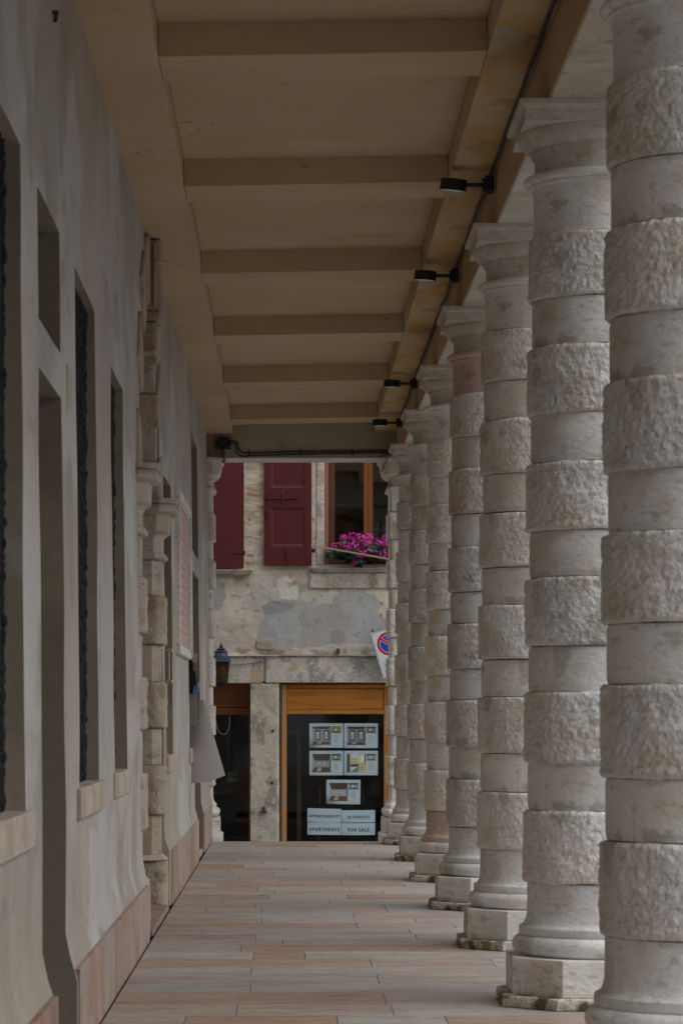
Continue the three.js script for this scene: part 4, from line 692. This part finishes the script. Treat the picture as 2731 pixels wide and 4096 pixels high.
  mesh('strap_hinge', merge([bx(-0.165, 0.01, fa(940), fa(930), 0.0, 0.006, 0.002), bx(-0.01, 0.016, fa(950), fa(918), 0.0, 0.014, 0.003), new THREE.SphereGeometry(0.009, 8, 6).translate(-0.165, fa(935), 0.003)]), M.redIron, sL);
  const sM = shutter('shutter', fx(502), fx(850), fa(1027), 5.02, HZ + 0.055, { rails: [[fa(1027), fa(885)], [fa(605), fa(458)], [fa(150), fa(60)]], fields: [[fa(885), fa(605)], [fa(458), fa(150)]] });
  { const z = HZ + 0.056, fl = (u, v) => [[-1, -1], [1, -1], [-1, 1], [1, 1], [0, 0]].map(([a, b]) => new THREE.SphereGeometry(0.011, 8, 6).scale(1, 1, 0.5).translate(fx(u) + a * 0.011, fa(v) + b * 0.013, z + 0.004));
    mesh('bolt', merge([bx(fx(520), fx(740), fa(541), fa(529), z + 0.004, z + 0.014, 0.003), bx(fx(736), fx(752), fa(546), fa(516), z, z + 0.02, 0.003), ...[535, 637].flatMap((u) => [...fl(u, 505), ...fl(u, 563), bx(fx(u - 8), fx(u + 8), fa(550), fa(518), z, z + 0.02, 0.003)])]), M.redIron, sM);
    mesh('latch', merge([bx(fx(666), fx(675), fa(975), fa(910), z, z + 0.018, 0.003), ...fl(678, 985), new THREE.SphereGeometry(0.01, 8, 6).translate(fx(670), fa(908), z + 0.01)]), M.redIron, sM);
    mesh('pull', bx(fx(521), fx(533), fa(682), fa(622), z, z + 0.022, 0.005), M.redIron, sM); mesh('pintle', merge([bx(fx(850), fx(876), fa(930), fa(905), z - 0.03, z - 0.005, 0.003), rod([fx(868), fa(935), z - 0.012], [fx(868), fa(896), z - 0.012], 0.008)]), M.iron, sM); }
  const sillProf = [[0, 0], [0.03, 0.004], [0.038, 0.018], [0.045, 0.035], [0.06, 0.05], [0.062, 0.062]];
  const sillAt = (x0, x1, y, m) => mould([[x0, HZ - 0.3], [x0, HZ + 0.02], [x1, HZ + 0.02], [x1, HZ - 0.3]], sillProf.map(([o, v]) => [o, v + y]), x0);
  mesh('window_sill', sillAt(-1.75, fx(388), 3.205), M.coarse, h);
  mesh('window_sill', sillAt(fx(880), fx(1318), fa(1078)), mat([0.8, 0.8, 0.8], { map: T.coarse, bumpMap: T.coarseB, bumpScale: 0.01 }), h); mesh('window_sill', sillAt(fx(1358), 1.9, fa(1075)), M.coarse, h);
  mesh('sill_panel', roughPrism([[fx(838), HZ + 0.028], [1.9, HZ + 0.028], [1.9, HZ - 0.1], [fx(838), HZ - 0.1]], fa(1078) - fa(1190), { amp: 0.012, seed: 6, round: 0.008, step: 0.03 }), mat([0.95, 0.93, 0.88], { map: T.coarse, bumpMap: T.coarseB, bumpScale: 0.008 }), h, [0, fa(1190), 0]);
  const win = part('window', h); { const z = HZ - 0.10;
    mesh('stone_jamb', bx(fx(884), fx(942), 3.335, 5.2, HZ + 0.012, HZ - 0.2, 0.01, 0.4, 1.3), mat([1, 0.97, 0.92], { map: T.coarse, bumpMap: T.coarseB, bumpScale: 0.006 }), win);
    mesh('painted_reveal', bx(fx(943), fx(970), 3.335, 5.2, HZ - 0.005, HZ - 0.25, 0.006), M.pinkPaint, win);
    mesh('frame', bx(fx(971), fx(1018), 3.335, 5.2, z + 0.01, z - 0.08, 0.006, 0.2, 0.3, true), M.brownV, win); mesh('mullion', bx(fx(1230), fx(1262), 3.40, 5.2, z + 0.012, z - 0.06, 0.005, 0, 0, true), M.orangeV, win); mesh('mullion', bx(fx(1263), fx(1296), 3.40, 5.2, z + 0.004, z - 0.06, 0.005, 0.7, 0, true), M.orangeV, win);
    mesh('bottom_rail', bx(fx(1018), 1.74, 3.335, fa(975), z + 0.004, z - 0.06, 0.005), M.brownV, win);
    mesh('pane', new THREE.PlaneGeometry(fx(1230) - fx(1018), 1.8).translate((fx(1230) + fx(1018)) / 2, 4.3, z - 0.03), M.glassUp, win); mesh('pane', new THREE.PlaneGeometry(1.74 - fx(1296), 1.8).translate((1.74 + fx(1296)) / 2, 4.3, z - 0.03), M.glassUp, win);
  }
}

// listing sheets behind the shop glass
{
  const Zs = HZ - 0.088;
  function paper(w, h, draw) { const cv = document.createElement('canvas'); cv.width = w; cv.height = h; const x = cv.getContext('2d'); x.fillStyle = '#bcd0d8'; x.fillRect(0, 0, w, h); draw(x, w, h); const t = new THREE.CanvasTexture(cv); t.colorSpace = THREE.SRGBColorSpace; return new THREE.MeshStandardMaterial({ map: t, roughness: 0.6, side: THREE.DoubleSide }); }
  const sheetGeo = (w, h, curl, seed) => { const g = new THREE.PlaneGeometry(w, h, 16, 8), p = g.attributes.position; for (let i = 0; i < p.count; i++) { const u = p.getX(i) / w + 0.5, v = p.getY(i) / h + 0.5; p.setZ(i, -0.006 * vn3(u * 2.2 + seed, v * 1.5, 2) - curl * Math.pow(clamp(1 - u * 2.2 - v * 2.2), 2)); p.setY(i, p.getY(i) + 0.004 * (vn3(u * 2 + seed, 3, 5) - 0.5)); } g.computeVertexNormals(); return g; };
  const room = (kind) => (x, w, h) => {
    const R = rng(kind * 13 + 3), px = w * 0.08, py = h * 0.13, pw = w * 0.56, ph = h * 0.75;
    const grd = (a, b, x0, y0, ww, hh) => { x.fillStyle = a; x.fillRect(x0, y0, ww, hh * 0.6); x.fillStyle = b; x.fillRect(x0, y0 + hh * 0.6, ww, hh * 0.4); };
    if (kind === 3) {                               // street view
      x.fillStyle = '#c6d3da'; x.fillRect(px, py, pw, ph); x.fillStyle = '#5f5540'; x.fillRect(px, py, pw * 0.18, ph); x.fillStyle = '#d6cca4'; x.beginPath(); x.moveTo(px + pw * 0.2, py + ph * 0.12); x.lineTo(px + pw * 0.6, py + ph * 0.25); x.lineTo(px + pw * 0.6, py + ph * 0.6); x.lineTo(px + pw * 0.2, py + ph * 0.6); x.fill();
      x.fillStyle = '#4d4a44'; for (let i = 0; i < 4; i++) for (let j = 0; j < 2; j++) x.fillRect(px + pw * (0.25 + i * 0.09), py + ph * (0.26 + j * 0.15), pw * 0.03, ph * 0.07); x.fillStyle = '#3c3f44'; x.fillRect(px + pw * 0.2, py + ph * 0.55, pw * 0.42, ph * 0.14); x.fillStyle = '#7b7f84'; x.beginPath(); x.moveTo(px + pw * 0.18, py + ph); x.lineTo(px + pw * 0.62, py + ph * 0.68); x.lineTo(px + pw * 0.66, py + ph * 0.72); x.lineTo(px + pw * 0.6, py + ph); x.fill();
      x.fillStyle = '#c9b878'; x.fillRect(px + pw * 0.66, py, pw * 0.34, ph); x.fillStyle = '#e6e4d4'; x.fillRect(px + pw * 0.7, py + ph * 0.05, pw * 0.22, ph * 0.42); x.strokeStyle = '#6d6136'; x.lineWidth = 5; x.beginPath(); x.moveTo(px + pw * 0.72, py + ph); x.quadraticCurveTo(px + pw * 0.75, py + ph * 0.6, px + pw * 0.95, py + ph * 0.58); x.stroke(); x.fillStyle = '#3a2c1c'; x.fillRect(px + pw * 0.94, py, pw * 0.05, ph * 0.5);
    } else {
      const wall = ['#8f9c98', '#7f8d90', '#94a2a2', '', '#a7b2b0'][kind]; x.fillStyle = wall; x.fillRect(px, py, pw, ph);
      const fy = py + ph * (kind < 2 ? 0.84 : 0.72); x.fillStyle = ['#6a4a38', '#5e4436', '#5d4638', '', '#6f4c32'][kind]; x.beginPath(); x.moveTo(px, py + ph); x.lineTo(px + pw * 0.12, fy); x.lineTo(px + pw * 0.9, fy); x.lineTo(px + pw, py + ph); x.fill();
      x.fillStyle = '#b9a58f'; x.beginPath(); x.moveTo(px + pw * 0.2, py + ph * 0.95); x.lineTo(px + pw * 0.35, fy + 4); x.lineTo(px + pw * 0.5, fy + 4); x.lineTo(px + pw * 0.48, py + ph * 0.95); x.fill();
      x.fillStyle = '#3a332a'; x.beginPath(); x.moveTo(px, py); x.lineTo(px + pw, py); x.lineTo(px + pw * 0.88, py + ph * (kind < 2 ? 0.14 : 0.36)); x.lineTo(px + pw * 0.14, py + ph * (kind < 2 ? 0.14 : 0.36)); x.fill();
      x.strokeStyle = '#75685a'; x.lineWidth = 3; for (let i = 0; i < 9; i++) { x.beginPath(); x.moveTo(px + pw * (i + 0.3) / 9, py); x.lineTo(px + pw * (0.14 + 0.74 * (i + 0.5) / 9), py + ph * (kind < 2 ? 0.13 : 0.35)); x.stroke(); }
      if (kind < 2) for (const q of [0.17, 0.62]) { x.fillStyle = '#3c3d3a'; x.fillRect(px + pw * q, py + ph * 0.2, pw * 0.26, ph * 0.55); x.fillStyle = kind ? '#c3c8b6' : '#b9cfe0'; x.beginPath(); x.arc(px + pw * (q + 0.13), py + ph * 0.36, pw * 0.085, Math.PI, 0); x.lineTo(px + pw * (q + 0.215), py + ph * 0.68); x.lineTo(px + pw * (q + 0.045), py + ph * 0.68); x.fill(); x.fillStyle = 'rgba(110,100,80,.5)'; x.fillRect(px + pw * (q + 0.08), py + ph * 0.45, pw * 0.09, ph * 0.16); }
      else for (const q of kind === 2 ? [0.3, 0.58] : [0.32, 0.62]) { x.fillStyle = '#4c4f4a'; x.fillRect(px + pw * q, py + ph * 0.42, pw * 0.13, ph * 0.2); x.fillStyle = '#dfe7e6'; x.fillRect(px + pw * (q + 0.02), py + ph * 0.44, pw * 0.04, ph * 0.16); x.fillRect(px + pw * (q + 0.075), py + ph * 0.44, pw * 0.04, ph * 0.16); }
      x.fillStyle = 'rgba(220,230,230,.35)'; x.fillRect(px, py + ph * 0.3, pw * 0.06, ph * 0.5); x.fillStyle = 'rgba(20,25,25,.35)'; x.fillRect(px + pw * 0.9, py + ph * 0.2, pw * 0.1, ph * 0.6);
    }
    // second small photograph
    const qx = w * 0.655, qw = w * 0.285, qh = h * 0.27; x.fillStyle = ['#8b8a5c', '#6b7f83', '#7f9084', '#9ba583', '#7d9698'][kind]; x.fillRect(qx, py, qw, qh); x.fillStyle = '#4f3f2e'; x.fillRect(qx, py, qw, qh * (kind ? 0.22 : 0.06)); x.fillStyle = '#6b573f'; x.beginPath(); x.moveTo(qx, py + qh); x.lineTo(qx + qw * 0.25, py + qh * 0.75); x.lineTo(qx + qw * 0.8, py + qh * 0.75); x.lineTo(qx + qw, py + qh); x.fill(); x.fillStyle = '#dfe6e2'; x.fillRect(qx + qw * (0.3 + 0.1 * R()), py + qh * 0.35, qw * 0.16, qh * 0.3);
    // plan drawing
    x.strokeStyle = '#20252a'; x.lineWidth = 4; x.beginPath(); const bx0 = w * 0.745, by0 = h * 0.49; x.moveTo(bx0, by0); x.lineTo(bx0 + w * 0.07, by0 + (kind % 2 ? 8 : 0)); x.quadraticCurveTo(bx0 + w * 0.1, by0 + h * 0.1, bx0 + w * 0.1, by0 + h * 0.24); x.lineTo(bx0 - 4, by0 + h * 0.26); x.closePath(); x.stroke(); x.lineWidth = 2.5; x.beginPath(); x.moveTo(bx0, by0 + h * 0.1); x.lineTo(bx0 + w * 0.09, by0 + h * 0.1); x.moveTo(bx0 + w * 0.045, by0); x.lineTo(bx0 + w * 0.045, by0 + h * 0.18); x.moveTo(bx0, by0 + h * 0.18); x.lineTo(bx0 + w * 0.1, by0 + h * 0.17); x.stroke();
    x.fillStyle = 'rgba(60,70,76,.8)'; for (const [a, b, c] of [[0.08, 0.07, 0.2], [0.47, 0.07, 0.2], [0.74, 0.07, 0.2], [0.05, 0.925, 0.36], [0.62, 0.925, 0.32], [0.72, 0.83, 0.15]]) for (let i = 0; i < c * 60; i++) if (R() > 0.18) x.fillRect(w * a + i * w / 62, h * b, w / 90, 3.4);
  };
  const names = ['listing sheet with two arched windows, upper row beside the pillar', 'listing sheet with two arched windows, upper row near the columns', 'listing sheet with a beamed attic room, second row', 'listing sheet with a street view, second row', 'single listing sheet hanging below the four others'];
  const rect = [[834, 1080, 717, 896, 0], [1087, 1334, 717, 898, 0], [834, 1080, 918, 1097, 0], [1087, 1334, 918, 1097, 0], [958, 1206, 1130, 1308, -0.008]];
  rect.forEach(([a, b, c, d, r], i) => { const w = fx(b) - fx(a), h = fb(c) - fb(d), o = mesh('listing_sheet', sheetGeo(w, h, i === 4 || i === 0 ? 0.05 : 0.01, i), paper(720, 520, room(i)), scene, [(fx(a) + fx(b)) / 2, (fb(c) + fb(d)) / 2, Zs - 0.004]); o.rotation.z = r; tag(o, names[i], 'notice', 'property listings in the shop window'); });
  const words = [['APPARTAMENTI', 820, 1066, 1340, 1440, 0.92, -0.02], ['IN VENDITA', 1069, 1314, 1352, 1442, 0.68, 0.006], ['APARTMENTS', 820, 1066, 1443, 1533, 0.92, -0.008], ['FOR SALE', 1069, 1314, 1447, 1535, 0.66, 0.004]];
  words.forEach(([t, a, b, c, d, k, r], i) => {
    const w = fx(b) - fx(a), h = fb(c) - fb(d);
    const m = paper(768, Math.round(768 * h / w), (x, W, H) => { x.fillStyle = '#23282c'; let s = 120; x.font = `bold ${s}px sans-serif`; s = s * W * k / x.measureText(t).width; s = Math.min(s, 122); x.font = `bold ${s}px sans-serif`; x.textAlign = 'center'; x.textBaseline = 'middle'; x.save(); x.translate(W / 2, H * 0.57); const q = W * k / x.measureText(t).width; x.scale(q, 1); x.fillText(t, 0, 0); x.restore(); x.fillStyle = 'rgba(70,80,86,.75)'; for (let j = 0; j < 26; j++) if (j % 7 !== 5) x.fillRect(W * (i % 2 ? 0.05 : 0.06) + j * 9, H * (i % 2 ? 0.86 : 0.13), 6, 4); });
    const o = mesh('word_sheet', sheetGeo(w, h, 0.008, i + 9), m, scene, [(fx(a) + fx(b)) / 2, (fb(c) + fb(d)) / 2, Zs - 0.004]); o.rotation.z = r; tag(o, `paper strip reading ${t.toLowerCase()} in the shop window`, 'notice', 'word strips in the shop window');
  });
}

// number plaque
{
  const pl = thing('number_plaque', 'worn stone house number plaque with cut corners above the pillar', 'plaque', [(fx(452) + fx(570)) / 2, (fa(1562) + fa(1632)) / 2, HZ]);
  const w = 0.104, h = 0.0615, c = 0.02, s = new THREE.Shape([[-w + c, -h], [w - c, -h], [w, -h + c], [w, h - c], [w - c, h], [-w + c, h], [-w, h - c], [-w, -h + c]].map((p) => new THREE.Vector2(...p)));
  const pm = mat([0.62, 0.53, 0.42], { map: T.stone, bumpMap: T.stoneB, bumpScale: 0.003 });
  mesh('plate', boxUV(new THREE.ExtrudeGeometry(s, { depth: 0.018, bevelEnabled: true, bevelSize: 0.003, bevelThickness: 0.003, bevelSegments: 1 })), pm, pl);
  const font = await new FontLoader().loadAsync('fonts/droid/droid_serif_regular.typeface.json');
  ['5', '4', '4'].forEach((d, i) => mesh('digit', boxUV(new TextGeometry(d, { font, size: 0.062, depth: 0.006, curveSegments: 4 }).translate(-0.078 + i * 0.054, -0.031, 0.019)), mat([0.66, 0.57, 0.46], { map: T.stone }), pl));
}
// lantern on the lintel
{
  const l = thing('wall_lantern', 'dark blue grey metal wall lantern with clear panes above the shop door', 'lantern', [fx(193), fb(300) * -0.18, HZ + 0.17]), lampGlass = new THREE.MeshPhysicalMaterial({ color: lin(0.42, 0.33, 0.2), roughness: 0.15, transmission: 1, thickness: 0 }), m = mat([0.035, 0.045, 0.065], { roughness: 0.45, metalness: 0.4, bumpMap: T.fine, bumpScale: 0.001 });
  l.scale.setScalar(1.18);
  const pyr = (w0, w1, y0, y1) => { const g = new THREE.CylinderGeometry(w1 * Math.SQRT1_2, w0 * Math.SQRT1_2, y1 - y0, 4, 1); g.rotateY(Math.PI / 4); return g.translate(0, (y0 + y1) / 2, 0); };
  mesh('roof', merge([pyr(0.216, 0.20, fb(272), fb(262)), pyr(0.205, 0.15, fb(262), fb(240)), pyr(0.15, 0.125, fb(240), fb(212)), pyr(0.14, 0.12, fb(213), fb(205))]), m, l);
  mesh('finial', lathe([[0.02, fb(206)], [0.052, fb(198)], [0.03, fb(190)], [0.014, fb(183)], [0.026, fb(178)], [0.012, fb(172)], [0.009, fb(165)], [0.0, fb(153)]], 16), m, l);
  const yb = fb(398), yt = fb(270), wb = 0.066, wt = 0.088; for (const [a, b] of [[-1, -1], [1, -1], [1, 1], [-1, 1]]) mesh('corner_bar', rod([a * wb, yb, b * wb], [a * wt, yt, b * wt], 0.006, 6), m, l);
  for (let i = 0; i < 4; i++) { const g = new THREE.BufferGeometry(); g.setAttribute('position', new THREE.Float32BufferAttribute([-wb, yb, wb, wb, yb, wb, wt, yt, wt, -wb, yb, wb, wt, yt, wt, -wt, yt, wt], 3)); g.setAttribute('uv', new THREE.Float32BufferAttribute([0, 0, 1, 0, 1, 1, 0, 0, 1, 1, 0, 1], 2)); g.computeVertexNormals(); mesh('pane', g.rotateY(i * Math.PI / 2), lampGlass, l); }
  mesh('bottom_tray', merge([pyr(0.145, 0.15, yb - 0.012, yb + 0.004), pyr(0.06, 0.11, fb(425), yb - 0.012)]), m, l);
  mesh('bulb', lathe([[0.0, fb(395)], [0.014, fb(392)], [0.018, fb(375)], [0.038, fb(350)], [0.044, fb(325)], [0.034, fb(300)], [0.0, fb(288)]], 20), mat([0.55, 0.42, 0.24], { roughness: 0.3 }), l);
  mesh('wall_arm', merge([rod([0, fb(420), 0], [0, fb(420), -0.16], 0.012), bx(-0.03, 0.03, fb(440), fb(330), -0.14, -0.125, 0.004)]), m, l);
}
// no parking sign hanging askew
{
  const s = thing('parking_sign', 'tilted white road sign with blue and red no parking disc, half behind the pier', 'sign', [fx(1424), fb(199), HZ + 0.24]); s.rotation.z = 0.285;
  const W = 400, H = 617, cv = document.createElement('canvas'); cv.width = W; cv.height = H; const x = cv.getContext('2d'); x.fillStyle = '#d8dbe0'; x.fillRect(0, 0, W, H); x.strokeStyle = '#14181f'; x.lineWidth = 5; x.beginPath(); x.roundRect(12, 12, W - 24, H - 24, 24); x.stroke();
  const cy = 195; x.fillStyle = '#c01a1e'; x.beginPath(); x.arc(200, cy, 158, 0, 7); x.fill(); x.strokeStyle = '#e4e6ea'; x.lineWidth = 5; x.beginPath(); x.arc(200, cy, 157, 0, 7); x.stroke(); x.fillStyle = '#1c46b4'; x.beginPath(); x.arc(200, cy, 117, 0, 7); x.fill(); x.lineWidth = 6; x.stroke();
  x.save(); x.translate(200, cy); x.rotate(Math.PI / 4); x.fillStyle = '#e4e6ea'; x.fillRect(-119, -21, 238, 42); x.fillStyle = '#c01a1e'; x.fillRect(-126, -15, 252, 30); x.restore();
  x.strokeStyle = '#14181f'; x.lineWidth = 4; x.strokeRect(52, 415, 296, 150); x.lineWidth = 9; x.beginPath(); x.moveTo(92, 545); x.lineTo(92, 440); x.moveTo(70, 470); x.lineTo(92, 438); x.lineTo(114, 470); x.stroke();
  const t = new THREE.CanvasTexture(cv); t.colorSpace = THREE.SRGBColorSpace;
  mesh('backing', new RoundedBoxGeometry(0.40, 0.617, 0.014, 2, 0.006), mat([0.12, 0.16, 0.22], { roughness: 0.5, metalness: 0.3 }), s);
  mesh('face', new THREE.PlaneGeometry(0.385, 0.602).translate(0, 0, 0.0085), new THREE.MeshStandardMaterial({ map: t, roughness: 0.45 }), s);
  mesh('wall_bracket', merge([rod([0.03, 0.1, -0.01], [0.03, 0.1, -0.24], 0.016), rod([0.03, -0.12, -0.01], [0.03, -0.12, -0.24], 0.016), bx(-0.165, -0.14, 0.29, 0.345, -0.02, -0.005, 0.003)]), M.rustIron, s);
}
// geraniums in boxes on the sill, and the batten in front of them
{
  const boxM = mat([0.11, 0.02, 0.022], { roughness: 0.7, bumpMap: T.fine, bumpScale: 0.004 });
  for (const [a, b, l] of [[1108, 1262, 'dark red ribbed flower box on the sill under the fuller geraniums'], [1282, 1500, 'dark red ribbed flower box on the sill partly hidden by the end pier']]) {
    const fbx = thing('flower_box', l, 'flower box', [0, 0, HZ - 0.005], 'flower boxes on the sill'); const y0 = fa(1016), y1 = fa(950);
    mesh('trough', mould([[fx(a) + 0.02, -0.05], [fx(b) - 0.02, -0.05], [fx(b) - 0.02, 0.07], [fx(a) + 0.02, 0.07]], [[0, y0], [0.016, y1 - 0.02], [0.024, y1 - 0.02], [0.024, y1]]), boxM, fbx);
    for (let u = a + 8; u < b - 6; u += 9) mesh('rib', bx(fx(u), fx(u) + 0.008, y0 + 0.004, y1 - 0.022, 0.075, 0.091, 0.003), boxM, fbx);
  }
  const petal = [[0.58, 0.02, 0.30], [0.66, 0.04, 0.36], [0.50, 0.015, 0.25]].map((c) => { const m = mat(c, { roughness: 0.6, side: THREE.DoubleSide }); return m; });
  const leafM = [[0.028, 0.085, 0.045], [0.02, 0.06, 0.04], [0.05, 0.11, 0.05]].map((c) => mat(c, { roughness: 0.65, side: THREE.DoubleSide }));
  const stemM = mat([0.06, 0.11, 0.04]);
  const plants = [['leftmost magenta geranium beside the window frame', [[1018, 890, 0.95], [1082, 828, 0.85], [1078, 884, 1.2], [1112, 905, 0.7]], 1075],
    ['large central magenta geranium in full flower on the sill', [[1145, 822, 1.15], [1150, 888, 1.25], [1205, 832, 1.1], [1248, 882, 1.3], [1262, 826, 1.1], [1192, 945, 1.15], [1254, 945, 1.15], [1166, 1000, 0.85]], 1205],
    ['magenta geranium next to the pier with drooping heads', [[1345, 868, 1.0], [1388, 832, 0.9], [1398, 872, 1.0], [1362, 955, 1.15], [1402, 932, 1.0], [1450, 860, 1.1], [1470, 930, 1.0]], 1370]];
  plants.forEach(([label, heads, root], pi) => {
    const R = rng(500 + pi), p = thing('geranium', label, 'flower', [0, 0, HZ], 'geraniums on the sill');
    for (const [u, v, s] of heads) {
      const z = 0.04 + 0.12 * R(), r = 0.056 * s, pos = [];
      for (let i = 0; i < 46; i++) {                // florets of five cupped petals over a ball
        const th = Math.acos(1 - 1.75 * R()), ph = R() * 6.283, n = new THREE.Vector3(Math.sin(th) * Math.cos(ph), Math.cos(th) * 0.9 + 0.05, Math.sin(th) * Math.sin(ph)), c = n.clone().multiplyScalar(r * (0.8 + 0.3 * R())), a = new THREE.Vector3(0.3, 1, 0.2).cross(n).normalize(), b = n.clone().cross(a), t0 = R() * 6;
        for (let k = 0; k < 5; k++) { const t = t0 + k * 1.2566, d = a.clone().multiplyScalar(Math.cos(t)).addScaledVector(b, Math.sin(t)), e = a.clone().multiplyScalar(-Math.sin(t)).addScaledVector(b, Math.cos(t)), L = 0.017 * (0.8 + 0.4 * R()), q = (u_, v_, w_) => { const o = c.clone().addScaledVector(d, L * u_).addScaledVector(e, L * v_).addScaledVector(n, L * w_); return [o.x, o.y, o.z]; }; pos.push(...q(0, 0, 0), ...q(0.7, -0.42, 0.32), ...q(1, 0, 0.3), ...q(0, 0, 0), ...q(1, 0, 0.3), ...q(0.7, 0.42, 0.32)); }
      }
      const g = new THREE.BufferGeometry(); g.setAttribute('position', new THREE.Float32BufferAttribute(pos, 3)); g.computeVertexNormals(); mesh('flower_head', g, petal[Math.floor(R() * 3)], p, [fx(u), fa(v), z]);
      mesh('stem', tube([[fx(u), fa(v) - 0.02, z], [lerp(fx(u), fx(root), 0.4), lerp(fa(v), fa(960), 0.5), z * 0.6], [fx(root), fa(965), 0.02]], 0.0035, 12, 5), stemM, p);
    }
    const lp = [[], [], []];
    for (let i = 0; i < 85; i++) {                  // round scalloped leaves
      const hd = heads[Math.floor(R() * heads.length)], cx = fx(hd[0]) + 0.20 * (R() - 0.5), cy = fa(lerp(hd[1] + 30, 990, R() * 0.75)) + 0.03 * (R() - 0.5), cz = 0.005 + 0.15 * R(), r = 0.026 + 0.02 * R(), n = new THREE.Vector3(R() - 0.5, 0.4 + 0.8 * R(), 0.35 + 0.7 * R()).normalize(), a = new THREE.Vector3(1, 0.2, 0.1).cross(n).normalize(), b = n.clone().cross(a), L = lp[Math.floor(R() * 3)], N = 14, t0 = R() * 6;
      const P = (k) => { const t = t0 + k / N * 5.7, q = r * (k % 2 ? 0.92 : 1.04); return [cx + (a.x * Math.cos(t) + b.x * Math.sin(t)) * q + n.x * 0.25 * q, cy + (a.y * Math.cos(t) + b.y * Math.sin(t)) * q + n.y * 0.25 * q, cz + (a.z * Math.cos(t) + b.z * Math.sin(t)) * q + n.z * 0.25 * q]; };
      for (let k = 0; k < N; k++) L.push(cx, cy, cz, ...P(k), ...P(k + 1));
    }
    lp.forEach((L, i) => { const g = new THREE.BufferGeometry(); g.setAttribute('position', new THREE.Float32BufferAttribute(L, 3)); g.computeVertexNormals(); const o = mesh('foliage', g, leafM[i], p); o.userData.kind = 'stuff'; });
  });
  const bt = mesh('wooden_batten', bx(-0.52, 0.52, -0.011, 0.011, -0.012, 0.012, 0.003), mat([0.45, 0.30, 0.16], { map: T.wood, roughness: 0.7 }), scene, [(fx(850) + fx(1420)) / 2, (fa(885) + fa(985)) / 2, HZ + 0.205]); bt.rotation.z = -0.178; tag(bt, 'slanting pale wooden batten in front of the geraniums', 'batten');
}
renderer.render(scene, camera);
